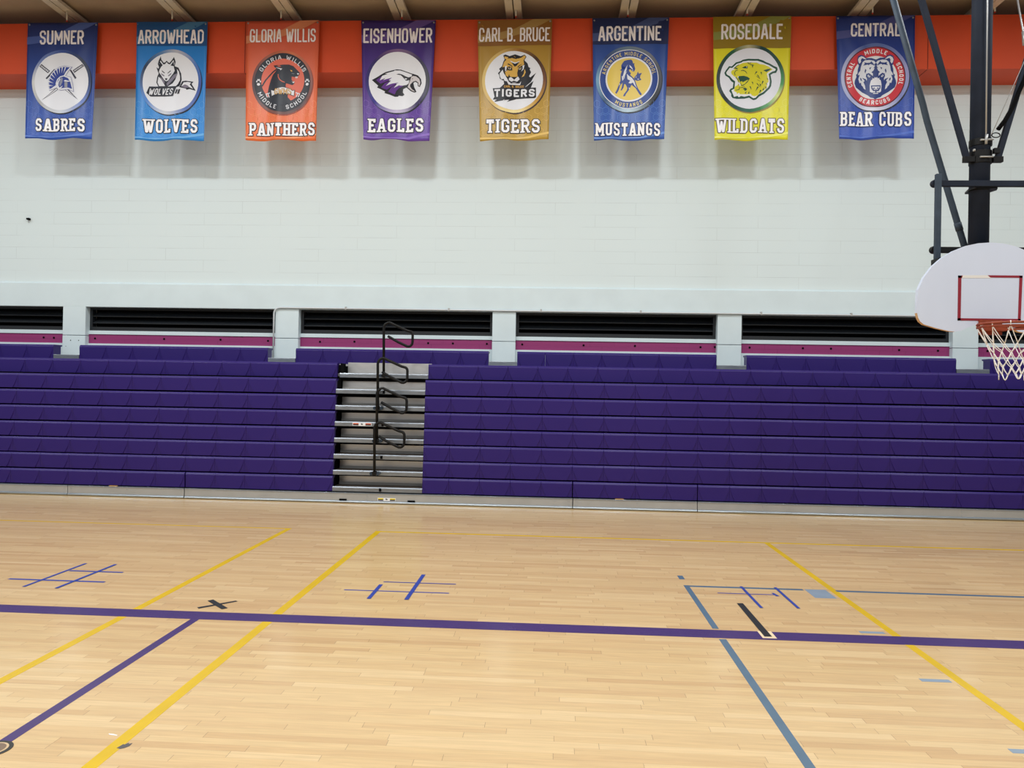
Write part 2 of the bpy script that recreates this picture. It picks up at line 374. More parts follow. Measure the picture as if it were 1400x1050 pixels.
def seat_row(parent, x0, x1, phase, y, z, base, h):
    """bench modules from x0 to x1; seams at phase + k*MODW; end modules are cut narrower"""
    k0 = math.floor((x0-phase)/MODW+.02); x = phase+k0*MODW; n = 0
    while x < x1-.02:
        a, b_ = max(x, x0), min(x+MODW, x1); wdt = b_-a
        if wdt > .05:
            if abs(wdt-MODW) < .004: me = base
            else:
                key = (round(wdt, 3), h); me = cut_cache.get(key) or cut_cache.setdefault(key, seat_mesh(wdt, h, .13 if base is seat_std else .22))
            o = bpy.data.objects.new('seat', me); COL.objects.link(o); o.parent = parent
            o.location = Vector(((a+b_)/2, y, z))-parent.location; n += 1
        x += MODW
    return n
XL, XR = -10.6, 8.9
AL, AR = -3.155, -1.843
ORD = ['lowest', 'second from the floor', 'third from the floor', 'fourth from the floor', 'fifth from the floor', 'sixth from the floor', 'seventh from the floor', 'eighth and set back']
def bench(name_label, x0, x1, phase, i, endplate=None):
    y, z = YF[i], ZB[i]
    e = thing('bleacher_row', name_label, 'bleacher row', ((x0+x1)/2, y, z), 'purple bleacher rows')
    seat_row(e, x0, x1, phase, y, z, seat_std, FH)
    top = z+FH
    wb(MB().box(x0+.004, x1-.004, y+.12, y+.33, z+.02, z+.062), 'deck', M_alud, e)
    wb(MB().box(x0+.004, x1-.004, y+.28, y+.31, z+.062, top-.02), 'riser', M_black, e)
    if endplate:
        wb(MB().box(endplate-.012, endplate-.004, y+.085, y+.34, z+.01, z+.215), 'end_plate', M_black, e)
    return e
for i in range(8):
    al = AL-.007*min(i, 6)/6 if i < 7 else -3.185
    ar = AR if i < 7 else -1.846
    ph = -8.017+.443 if i < 7 else -8.094
    if i == 0:
        bench('purple bleacher row, lowest, left of the dark split left of the aisle', XL, -5.358, -5.358-.4425*12, 0)
        bench('purple bleacher row, lowest, between the dark split and the aisle steps', -5.342, al, -5.342, 0, al)
        bench('purple bleacher row, lowest, just right of the aisle steps', ar, .311, .311-.4425*5, 0)
        bench('purple bleacher row, lowest, second panel right of the aisle steps', .325, 2.071, .325-.004, 0)
        bench('purple bleacher row, lowest, far right under the hoop', 2.081, XR, 2.081, 0)
    else:
        bench('purple bleacher row left of the aisle steps, '+ORD[i], XL, al, -8.017+.002 if i < 7 else -8.094, i, al)
        bench('purple bleacher row right of the aisle steps, '+ORD[i], ar, XR, 2.521 if i < 7 else 2.44, i)
# back row in bays between the pillars
BK = [(-12.0, -8.028), (-7.595, -4.504), (-4.056, -.996), (-.551, 2.51), (2.962, 6.071), (6.561, 9.6)]
bl = ['at the far left edge', 'in the first full bay from the left', 'in the bay above the aisle steps', 'in the middle bay right of the aisle', 'in the bay left of the hoop', 'in the bay behind the hoop net']
for (a, b_), lb_ in zip(BK, bl):
    e = thing('back_bench', 'purple back bench between white pillars, '+lb_, 'bleacher row', ((a+b_)/2, 11.40, 2.034), 'back row benches')
    n = round((b_-a)/MODW); w = (b_-a)/n; me = seat_mesh(w, .236, .22)
    for k in range(n):
        o = bpy.data.objects.new('seat', me); COL.objects.link(o); o.parent = e; o.location = Vector((a+w*(k+.5), 11.40, 2.034))-e.location
    for x in (a+.02, b_-.02): wb(MB().box(x-.01, x+.01, 11.52, 11.60, 2.034, 2.255), 'bracket', M_purple, e)
e = thing('top_deck', 'pale metal top deck of the bleachers in front of the white pillars', 'deck', (-1, 11.38, 1.98))
wb(MB().box(XL, XR+.6, 11.36, 11.89, 2.0, 2.03), 'deck_board', M_alud, e); 
for a, b_ in zip([q[1] for q in BK[:-1]], [q[0] for q in BK[1:]]): wb(MB().box(a+.004, b_-.004, 11.40, 11.44, 2.03, 2.112), 'nosing', M_alu, e, bevel=.006)
# aisle steps
for i in range(8):
    y, z = YF[i], ZB[i]; al = (AL-.007*min(i, 6)/6 if i < 7 else -3.185)+.001; ar = (AR if i < 7 else -1.846)-.001
    e = thing('aisle_step', 'grey metal aisle step, '+ORD[i]+', between the purple bleacher rows', 'step', ((al+ar)/2, y, z), 'aisle steps')
    h = .066
    b = MB().prism([(y+.004, z), (y+.004, z+h-.014), (y+.012, z+h), (y+.05, z+h), (y+.05, z+h-.006), (y+.02, z+h-.006), (y+.02, z)], al, ar, 'x')
    wb(b, 'nosing', M_alu, e)
    wb(MB().box(al, ar, y+.05, y+.34, z+h-.03, z+h-.006), 'tread', mottle(mat('worn_tread', rgb(120, 108, 98), .55, .2), .12, 12), e)
    if i < 7:
        wb(MB().box(al+.004, ar-.004, y+.335, y+.345, z+h-.01, z+.183), 'riser', M_riser, e)
        wb(MB().box(al+.004, ar-.004, y+.325, y+.335, z+h-.006, z+h+.03), 'kick_strip', M_alud, e)
        wb(MB().box(al+.004, ar-.004, y+.3, y+.335, z+.186, z+.228), 'gap_shade', M_black, e)  # black box standing in for the shade in the gap above the riser
    else:
        wb(MB().box(al+.03, ar-.004, y+.34, y+.35, z+h-.01, z+.235), 'riser', M_riser, e)
    if i % 2 == 0:
        x = -2.47
        wb(MB().box(x, x+.035, y-.006, y+.01, z+.006, z+.055), 'latch', M_black, e, bevel=.004)
def sticker(parent, x0, x1, z0, z1, y, top):
    w = (x1-x0)/3; M_s = mat('sticker_white', rgb(238, 238, 240), .4)
    parent = wb(MB().box(x0, x1, y-.002, y, z0, z1), 'warning_label', M_s, parent)
    o = MB(); o.box(x0+.008, x0+w-.004, y-.0035, y-.002, (z0+z1)/2, z1-.006).box(x1-w+.004, x1-.008, y-.0035, y-.002, (z0+z1)/2, z1-.006)
    wb(o, 'label_header', top, parent)
    o = MB(); o.box(x0+.008, x0+w-.004, y-.0035, y-.002, z0+.006, (z0+z1)/2).box(x1-w+.004, x1-.008, y-.0035, y-.002, z0+.006, (z0+z1)/2)
    c = (x0+x1)/2
    o.prism([(c-.018, z1-.012), (c-.004, z1-.008), (c+.004, z1-.03), (c+.018, z0+.03), (c+.004, z0+.01), (c+.006, z0+.028), (c-.008, z1-.034)], y-.0035, y-.002)
    wb(o, 'label_print', mat('label_ink', rgb(40, 44, 56), .5), parent)
steps = [o for o in COL.objects if o.name.startswith('aisle_step')]
sticker(steps[4], -2.895, -2.615, ZB[4]+.008, ZB[4]+.052, YF[4]+.004, mat('label_orange', rgb(206, 90, 52), .5))
# hand rails of the aisle
RAIL = [(0, 0), (-.012, .60)]+[(-.012+.085-.085*math.cos(math.radians(a)), .62+.088*math.sin(math.radians(a))) for a in range(0, 105, 15)]
RAIL += [(.20, .648), (.33, .59)]+[(.355+.056*math.sin(math.radians(a)), .528+.056*math.cos(math.radians(a))) for a in range(30, 91, 20)]
RAIL += [(.411, .49), (.411, .44)]+[(.348+.063*math.cos(math.radians(a)), .425+.070*math.sin(math.radians(a))) for a in range(0, -116, -20)]
RAIL += [(.20, .42), (.05, .505)]
RZ = [(1, .46, 'lowest of the four'), (3, .915, 'second from the bottom'), (5, 1.425, 'third from the bottom'), (7, 1.83, 'topmost of the four')]
for i, z, lb_ in RZ:
    y = YF[i]-.03-.014*(3-i//2); x = {1: -2.527, 3: -2.512, 5: -2.52, 7: -2.508}[i]; z = ZB[i]+.01
    hgt = {1: .775, 3: .80, 5: .765, 7: .83}[i]/.72
    e = thing('aisle_handrail', 'black looped aisle handrail turned sideways, '+lb_, 'handrail', (x, y, z), 'aisle handrails')
    pts = [(x+p[0]*1.03, y, z+(p[1]-.0) if p[1] > .55 or k > 8 else z+p[1]) for k, p in enumerate(RAIL)]
    off = (hgt-1)*.72
    pts = [(px, py, pz+off if k > 0 else pz) for k, (px, py, pz) in enumerate(pts)]
    wb(MB().tube(pts, .0195, 12), 'tube', M_iron, e)
    hub = wb(MB().prism(arc(x, z+.025, .032, 0, 345, 15), y-.024, YF[i]+.002), 'hub', M_iron, e)
    b = MB(); b.prism(arc(x-.045, z+.025, .024, 0, 345, 15), y-.016, YF[i]+.002).prism(arc(x+.05, z+.025, .024, 0, 345, 15), y-.016, YF[i]+.002)
    wb(b, 'clamp', mat('clamp_steel', rgb(60, 74, 90), .35, .7), hub)
# skirt panels at the floor
SK = [(XL, -7.109, 'far left panel of the grey skirt under the bleachers'), (-7.101, -5.345, 'second grey skirt panel from the left'),
      (-5.332, .316, 'long grey skirt panel below the aisle steps'), (.328, 2.064, 'short grey skirt panel right of the long one'), (2.074, XR, 'far right panel of the grey skirt under the hoop')]
SKO = []
for a, b_, lb_ in SK:
    e = thing('skirt_panel', lb_, 'panel', ((a+b_)/2, 10.47, 0), 'bleacher skirt panels'); SKO.append(e)
    wb(MB().box(a, b_, 10.472, 10.52, .026, .138), 'face', M_alud, e)
    wb(MB().prism([(10.468, .134), (10.468, .146), (10.474, .150), (10.54, .150), (10.54, .134)], a, b_, 'x'), 'top_trim', M_alub, e)
    wb(MB().prism([(10.458, .010), (10.454, .020), (10.458, .030), (10.468, .036), (10.50, .036), (10.50, .008), (10.462, .006)], a, b_, 'x'), 'bottom_trim', M_alub, e)
    s = MB(); x = a+.05
    ends = [a+.05, b_-.05]+[a+.9*k for k in range(1, int((b_-a)/.9)+1)]
    for x in ends:
        for z in (.055, .11): s.prism(arc(x, z, .006, 0, 300, 5), 10.468, 10.475)
    wb(s, 'screws', M_alub, e)
    wb(MB().box(a, b_, 10.50, 10.56, .0, .006), 'glide', M_black, e)
sticker(SKO[2], -2.48, -2.215, .042, .088, 10.470, mat('label_yellow', rgb(232, 206, 40), .5))
for x in (-2.985, -1.99): wb(MB().box(x-.055, x+.055, 10.460, 10.472, .036, .06), 'hand_slot', M_black, SKO[2], bevel=.006)
for x in (-6.42, .98):
    tag(MB().box(x-.06, x+.06, 10.475, 10.50, .150, .1595).build('wood_shim', mat('shim_wood', rgb(196, 150, 84), .7)), 'small tan wood shim on the skirt top, '+('left part' if x < 0 else 'right part')+' of the bleachers', 'shim', 'wood shims')
# frame posts, plus added dark sheets for the unlit inside of the folded bleachers
e = thing('bleacher_posts_and_shade', 'black frame posts and added dark sheets that shade the gaps between bleacher rows', 'frame', (-.8, 10.95, 0))
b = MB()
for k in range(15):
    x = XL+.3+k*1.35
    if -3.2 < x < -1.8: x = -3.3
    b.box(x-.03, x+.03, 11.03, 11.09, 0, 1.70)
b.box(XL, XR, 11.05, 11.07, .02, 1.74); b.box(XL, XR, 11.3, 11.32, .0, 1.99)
wb(b, 'posts_and_shade_sheets', M_black, e)

# ------------------------------------------------------------------ basketball hoop
CX, YBD = 3.995, 6.96
H = thing('basketball_hoop', 'fan-shaped white basketball backboard with orange rim and net on dark overhead mast', 'basketball hoop', (CX, YBD, 2.29))
half = [(0.0, 3.113), (.113, 3.104), (.224, 3.079), (.328, 3.034), (.431, 2.968), (.52, 2.886), (.593, 2.782), (.640, 2.673), (.648, 2.56), (.648, 2.457), (.636, 2.41), (.618, 2.378), (.585, 2.352), (.47, 2.318), (.36, 2.294), (.305, 2.289), (.26, 2.296), (.215, 2.318), (.15, 2.348), (.095, 2.364), (0, 2.368)]
outline = [(CX-x, z) for x, z in half]+[(CX+x, z) for x, z in half[-2:0:-1]]
b = MB(); n = len(outline); b.prism(outline, YBD, YBD+.045)
for f in b.bm.faces: f.material_index = 0 if len(f.verts) > 6 else 1
# upper rim of the board is painted, the lower rim bare wood
b.bm.faces.ensure_lookup_table()
for f in b.bm.faces:
    if len(f.verts) == 4 and f.calc_center_median().z > 2.45: f.material_index = 0
tri = [f for f in b.bm.faces if len(f.verts) > 6]
bmesh.ops.triangulate(b.bm, faces=tri)
BB = wb(b, 'backboard', [M_board, M_wood], H)
b = MB(); t_ = .027; y = YBD-.0025
for q in ([(-.286, 2.392), (.275, 2.392), (.275, 2.392+t_*.8), (-.286, 2.392+t_*.8)], [(-.286, 2.392), (-.259, 2.392), (-.257, 2.806), (-.286, 2.806)], [(.249, 2.394), (.273, 2.394), (.285, 2.809), (.258, 2.809)], [(-.286, 2.784), (-.252, 2.784), (-.246, 2.806), (-.286, 2.806)], [(.0, 2.790), (.285, 2.790), (.285, 2.811), (-.024, 2.811)]):
    b.prism([(CX+x, z) for x, z in q], y, YBD)
wb(b, 'target_square', M_red, BB)
wb(MB().prism([(CX-.252, 2.783), (CX+.012, 2.785), (CX-.02, 2.811), (CX-.246, 2.808)], YBD-.002, YBD), 'tape_patch', mat('old_tape', rgb(226, 224, 220), .5), BB)
RX, RY, RZc, RR = 3.972, 6.62, 2.318, .243
b = MB().tube([(RX+RR*math.cos(a*math.pi/24), RY+RR*math.sin(a*math.pi/24), RZc+.012) for a in range(48)], .0105, 10, True)
b.tube([(RX+RR*1.0*math.cos(a*math.pi/24), RY+RR*math.sin(a*math.pi/24), RZc-.014) for a in range(48)], .0085, 8, True)
wb(b, 'rim', M_rim, H)
b = MB().box(CX-.10, CX+.10, YBD-.02, YBD, 2.262, 2.40)
b.prism([(RX-.105, RY+.215), (RX+.105, RY+.215), (CX+.10, YBD), (CX-.10, YBD)], RZc-.022, RZc+.006, 'z')
for s_ in (-1, 1): b.tube([(CX+s_*.09, YBD-.01, 2.30), (RX+s_*.2, RY+.138, RZc)], .009, 8)
wb(b, 'rim_bracket', M_rim, H)
# net: 12 loops of cord crossing in four tiers
b = MB(); K = 12; rng = random.Random(3)
prof = [(0, .242, -.012), (1, .176, -.165), (2, .142, -.235), (3, .125, -.30), (4, .115, -.36), (5, .098, -.425)]
kn = {}
for t, r, dz in prof:
    for k in range(K):
        a = 2*math.pi*(k+.5*(t % 2))/K
        kn[t, k] = Vector((RX+.004*t+r*math.cos(a)+rng.uniform(-.007, .007), RY+r*math.sin(a)+rng.uniform(-.007, .007), RZc+dz+rng.uniform(-.010, .010)))
def cord(p, q, sag=.006):
    mid = (p+q)/2+Vector((0, 0, -sag)); b.tube([p, p*.6+mid*.4+Vector((0, 0, -sag*.3)), mid, q*.6+mid*.4, q], .0036, 6)
for t in range(5):
    for k in range(K):
        if t % 2 == 0: cord(kn[t, k], kn[t+1, k]); cord(kn[t, (k+1) % K], kn[t+1, k])
        else: cord(kn[t, k], kn[t+1, k]); cord(kn[t, k], kn[t+1, (k+1) % K])
for k in range(K):
    p, q = kn[5, k], kn[5, (k+1) % K]
    if k % 2 == 0:
        m_ = (p+q)/2+Vector((0, 0, -.045)); b.tube([p, p*.4+m_*.6+Vector((0, 0, -.008)), m_, q*.4+m_*.6+Vector((0, 0, -.008)), q], .0036, 6)
    hk = kn[0, k]; b.tube([hk+Vector((0, 0, .03)), hk], .005, 6)
wb(b, 'net', M_net, H)
# mast and braces
PXm, PYm = 4.085, 7.30
wb(MB().tube([(PXm-.011, PYm, 2.62), (PXm, PYm, 7.69)], .088, 28), 'mast', M_pole, H)
def bar(z, y=7.185):
    return MB().box(3.60, 4.53, y-.02, y+.02, z-.028, z+.028).prism(arc(3.60, z, .036, 0, 345, 15), y-.035, y+.022).prism(arc(4.53, z, .036, 0, 345, 15), y-.035, y+.022)
wb(bar(3.715), 'cross_bar', M_pole, H, bevel=.004); wb(bar(3.083), 'cross_bar', M_iron, H, bevel=.004)
for x in (3.605, 4.50): wb(MB().box(x-.025, x+.025, 7.11, 7.15, 2.45, 3.79), 'side_tube', M_strut, H, bevel=.004)
b = MB()
for z in (3.083, 3.715):
    b.prism([(PXm-.10, 7.19), (PXm+.10, 7.19), (PXm+.13, 7.26), (PXm+.09, 7.40), (PXm-.09, 7.40), (PXm-.13, 7.26)], z-.042, z-.026, 'z')
for z in (2.62, 2.95): b.box(3.55, 4.55, YBD+.045, 7.13, z-.025, z+.025)
wb(b, 'saddle_plate', M_iron, H)
b = MB().tube([(3.31, 7.47, 5.66), (3.62, 7.47, 4.58), (3.66, 7.47, 4.42), (3.985, 7.46, 3.33), (4.09, 7.45, 2.97)], .030, 14).tube([(2.785, 7.47, 7.485), (3.31, 7.47, 5.66)], .030, 14)
b.tube([(3.962, 7.46, 3.405), (3.985, 7.46, 3.33)], .034, 14)
wb(b, 'brace', M_strut, H)
for sgn in (-1, 1):
    b = MB(); x0, z0 = (3.938, 3.985) if sgn < 0 else (4.229, 3.992)
    dx = -.447/1.547 if sgn < 0 else .247/.905
    p0 = Vector((x0, 7.27, z0)); p1 = Vector((x0+dx*(7.505-z0), 7.27, 7.505)); d = (p1-p0).normalized(); sd = d.cross(Vector((0, 1, 0))).normalized()*.026
    vs_ = [p+sd*a+Vector((0, c, 0)) for p in (p0, p1) for a in (-1, 1) for c in (-.02, .02)]
    b.faces(vs_, [(0, 1, 3, 2), (4, 6, 7, 5), (0, 4, 5, 1), (2, 3, 7, 6), (0, 2, 6, 4), (1, 5, 7, 3)])
    wb(b, 'brace', M_pole, H, bevel=.004)
b = MB()
for z, tilt in ((4.135, .02), (4.02, 0), (3.965, 0)):
    for q in range(24):
        pass
    ring = [(PXm-.004+.098*math.cos(a*math.pi/16), PYm+.098*math.sin(a*math.pi/16)) for a in range(32)]
    b.prism(ring, z-.033, z+.033, 'z')
b.box(3.90, 4.0, 7.235, 7.28, 3.94, 3.995).box(4.17, 4.262, 7.235, 7.28, 3.94, 3.995).box(4.15, 4.205, 7.19, 7.225, 4.01, 4.06)
CLAMP = wb(b, 'clamp', M_iron, H, bevel=.003)
b = MB().tube([(4.02, 7.19, 4.135), (4.14, 7.19, 4.14)], .009, 8).tube([(4.02, 7.19, 3.975), (4.14, 7.19, 3.975)], .008, 8).tube([(3.945, 7.17, 4.03), (3.96, 7.17, 4.03)], .012, 8)
wb(b, 'bolts', M_alud, CLAMP)
b = MB().tube([(4.065, 7.18, 4.10), (4.060, 7.18, 5.46), (4.055, 7.18, 7.68)], .0075, 8).tube([(4.065, 7.18, 4.09), (4.065, 7.17, 4.18)], .013, 8)
b.tube([(4.14, 7.22, 4.20), (4.446, 7.25, 4.90), (5.4, 7.3, 7.1)], .003, 6)
b.tube([(4.32, 7.2, 5.62), (4.40, 7.18, 5.111), (4.43, 7.18, 4.9)], .008, 8).tube([(4.395, 7.18, 5.16), (4.405, 7.18, 5.03)], .016, 8)
wb(b, 'cable', M_cable, H)
b = MB().tube([(4.205, 7.23, 4.25), (4.27, 7.23, 4.34), (4.337, 7.24, 4.458), (4.395, 7.25, 4.60), (4.448, 7.25, 4.723), (4.62, 7.25, 5.3)], .021, 10)
b.tube([(4.149+.038*math.cos(a*math.pi/10), 7.17, 4.172+.022*math.sin(a*math.pi/10)) for a in range(20)], .005, 8, True)
wb(b, 'safety_strap', M_black, H)
# ------------------------------------------------------------------ banners
YB = 11.28
INK = {}
def ink(c):
    if c not in INK:
        m = mat('print_%02x%02x%02x' % c, rgb(*c), .42, 0, 0, .4); INK[c] = m
    return INK[c]
GL = {  # centre-line strokes of block capitals in a unit box
 'A': [[(0, 0), (.40, 1), (.60, 1), (1, 0)], [(.16, .28), (.84, .28)]],
 'B': [[(0, 0), (0, 1), (.72, 1), (.96, .88), (.96, .66), (.76, .53), (0, .53)], [(.76, .53), (1, .40), (1, .13), (.74, 0), (0, 0)]],
 'C': [[(1, .68), (1, .86), (.76, 1), (.24, 1), (0, .86), (0, .14), (.24, 0), (.76, 0), (1, .14), (1, .32)]],
 'D': [[(0, 0), (0, 1), (.7, 1), (1, .84), (1, .16), (.7, 0), (0, 0)]],
 'E': [[(1, 1), (0, 1), (0, 0), (1, 0)], [(0, .52), (.84, .52)]],
 'G': [[(1, .70), (1, .86), (.76, 1), (.24, 1), (0, .86), (0, .14), (.24, 0), (.76, 0), (1, .14), (1, .46), (.55, .46)]],
 'H': [[(0, 0), (0, 1)], [(1, 0), (1, 1)], [(0, .52), (1, .52)]],
 'I': [[(.5, 0), (.5, 1)]],
 'L': [[(0, 1), (0, 0), (1, 0)]],
 'M': [[(0, 0), (0, 1), (.5, .30), (1, 1), (1, 0)]],
 'N': [[(0, 0), (0, 1), (1, 0), (1, 1)]],
 'O': [[(.24, 0), (.76, 0), (1, .14), (1, .86), (.76, 1), (.24, 1), (0, .86), (0, .14), (.24, 0)]],
 'P': [[(0, 0), (0, 1), (.74, 1), (1, .86), (1, .60), (.74, .45), (0, .45)]],
 'R': [[(0, 0), (0, 1), (.74, 1), (1, .86), (1, .62), (.74, .48), (0, .48)], [(.52, .48), (1, 0)]],
 'S': [[(1, .72), (1, .86), (.76, 1), (.24, 1), (0, .86), (0, .66), (.2, .55), (.8, .45), (1, .34), (1, .14), (.76, 0), (.24, 0), (0, .14), (0, .28)]],
 'T': [[(0, 1), (1, 1)], [(.5, 0), (.5, 1)]],
 'U': [[(0, 1), (0, .14), (.24, 0), (.76, 0), (1, .14), (1, 1)]],
 'V': [[(0, 1), (.44, 0), (.56, 0), (1, 1)]],
 'W': [[(0, 1), (.22, 0), (.30, 0), (.5, .78), (.70, 0), (.78, 0), (1, 1)]],
 '.': [[(.5, 0), (.5, .10)]], ' ': []}
GW = {'M': 1.3, 'W': 1.42, 'I': .34, '.': .34, ' ': .5, 'L': .86, 'E': .9, 'T': .96, 'A': 1.06}
SER = {'A': [(0, 0), (1, 0)], 'B': [(0, 0, 'l'), (0, 1, 'l')], 'D': [(0, 0, 'l'), (0, 1, 'l')], 'E': [(0, 0, 'l'), (0, 1, 'l'), (1, .93, 'v'), (1, .07, 'v')], 'H': [(0, 0), (0, 1), (1, 0), (1, 1)],
       'I': [(.5, 0), (.5, 1)], 'L': [(0, 0, 'l'), (0, 1), (1, .09, 'v')], 'M': [(0, 0), (0, 1, 'l'), (1, 0), (1, 1, 'r')], 'N': [(0, 0), (0, 1, 'l'), (1, 1)], 'P': [(0, 0), (0, 1, 'l')],
       'R': [(0, 0), (0, 1, 'l'), (1, 0, 'r')], 'T': [(.5, 0), (0, .91, 'v'), (1, .91, 'v')], 'U': [(0, 1), (1, 1)], 'V': [(0, 1), (1, 1)], 'W': [(0, 1), (1, 1), (.5, .86)]}
def stroke(pts, t):
    out = []
    for a, b in zip(pts[:-1], pts[1:]):
        dx, dy = b[0]-a[0], b[1]-a[1]; l = math.hypot(dx, dy) or 1e-6; nx_, ny_ = -dy/l*t/2, dx/l*t/2
        out.append([(a[0]-nx_, a[1]-ny_), (b[0]-nx_, b[1]-ny_), (b[0]+nx_, b[1]+ny_), (a[0]+nx_, a[1]+ny_)])
    for p in pts[1:-1]: out.append([(p[0]+t/2*math.cos(k*math.pi/5), p[1]+t/2*math.sin(k*math.pi/5)) for k in range(10)])
    return out
def glyph(ch, w, h, t, serif=False, grow=0.0):
    """polygons of one capital, box (0,0)-(w,h)"""
    out = []; T = t+2*grow
    P = lambda p: (t/2+p[0]*(w-t), t/2+p[1]*(h-t))
    for s_ in GL[ch]:
        q = [P(p) for p in s_]
        # terminals on the base or cap line run out to the line itself
        for k, nb in ((0, 1), (-1, -2)):
            a, c = q[k], q[nb]; l = math.hypot(a[0]-c[0], a[1]-c[1]); e_ = t/2+grow
            dx, dy = (a[0]-c[0])/l, (a[1]-c[1])/l
            if s_[0] != s_[-1] and s_[k][1 if abs(dy) > abs(dx)*.8 else 0] in (0, 1): q[k] = (a[0]+dx*e_*.96, a[1]+dy*e_*.96)
            elif grow and s_[0] != s_[-1]: q[k] = (a[0]+dx*grow, a[1]+dy*grow)
        out += stroke(q, T)
        if s_[0] == s_[-1]: out += stroke([q[-2], q[0], q[1]], T)[-1:]
    if serif:
        for sr in SER.get(ch, []):
            x, y_ = P(sr); side = sr[2] if len(sr) > 2 else 'b'; sh = t*.62; ex = t*.98
            if side == 'v':
                out.append([(x-T/2, y_-t*.75-grow), (x+T/2, y_-t*.75-grow), (x+T/2, y_+t*.75+grow), (x-T/2, y_+t*.75+grow)]); continue
            x0 = x-(ex if side in 'bl' else 0)-grow; x1 = x+(ex if side in 'br' else 0)+grow
            y0, y1 = (0-grow, sh+grow) if sr[1] < .5 else (h-sh-grow, h+grow)
            out.append([(x0, y0), (x1, y0), (x1, y1), (x0, y1)])
    return out
def word(txt, x0, z0, x1, z1, t, serif=False, grow=0.0, skew=0.0, gap=.17):
    gs = gap+(.14 if serif else 0); tot = sum(GW.get(c, 1) for c in txt)+gs*(len(txt)-1); u = (x1-x0)/tot; x = x0; h = z1-z0; out = []; t = min(t, (.33 if serif else .30)*u)
    for c in txt:
        w = GW.get(c, 1)*u
        for p in glyph(c, max(w, t*1.02), h, t, serif, grow): out.append([(x+a+skew*b, z0+b) for a, b in p])
        x += w+gs*u
    return out
def arcword(txt, cx, cz, r, a0, a1, h, t, inward=False, wk=1.0):
    """capitals along a circle from angle a0 to a1 (degrees); inward = tops point to the centre"""
    tot = sum(GW.get(c, 1) for c in txt)+.32*(len(txt)-1); sp = (a1-a0)/tot; a = a0; out = []
    for c in txt:
        gw = GW.get(c, 1); am = math.radians(a+sp*gw/2); w = max(abs(math.radians(sp*gw))*r*wk, t*1.05)
        ux, uz = (math.sin(am), -math.cos(am)); rx, rz = math.cos(am), math.sin(am)
        if inward: ux, uz, rx, rz = -ux, -uz, -rx, -rz
        for p in glyph(c, w, h, t):
            out.append([(cx+r*math.cos(am)+(x-w/2)*ux+(y-h/2)*rx, cz+r*math.sin(am)+(x-w/2)*uz+(y-h/2)*rz) for x, y in p])
        a += sp*(gw+.32)
    return out
def ell(cx, cz, rx, rz, n=48): return [(cx+rx*math.cos(2*math.pi*k/n), cz+rz*math.sin(2*math.pi*k/n)) for k in range(n)]

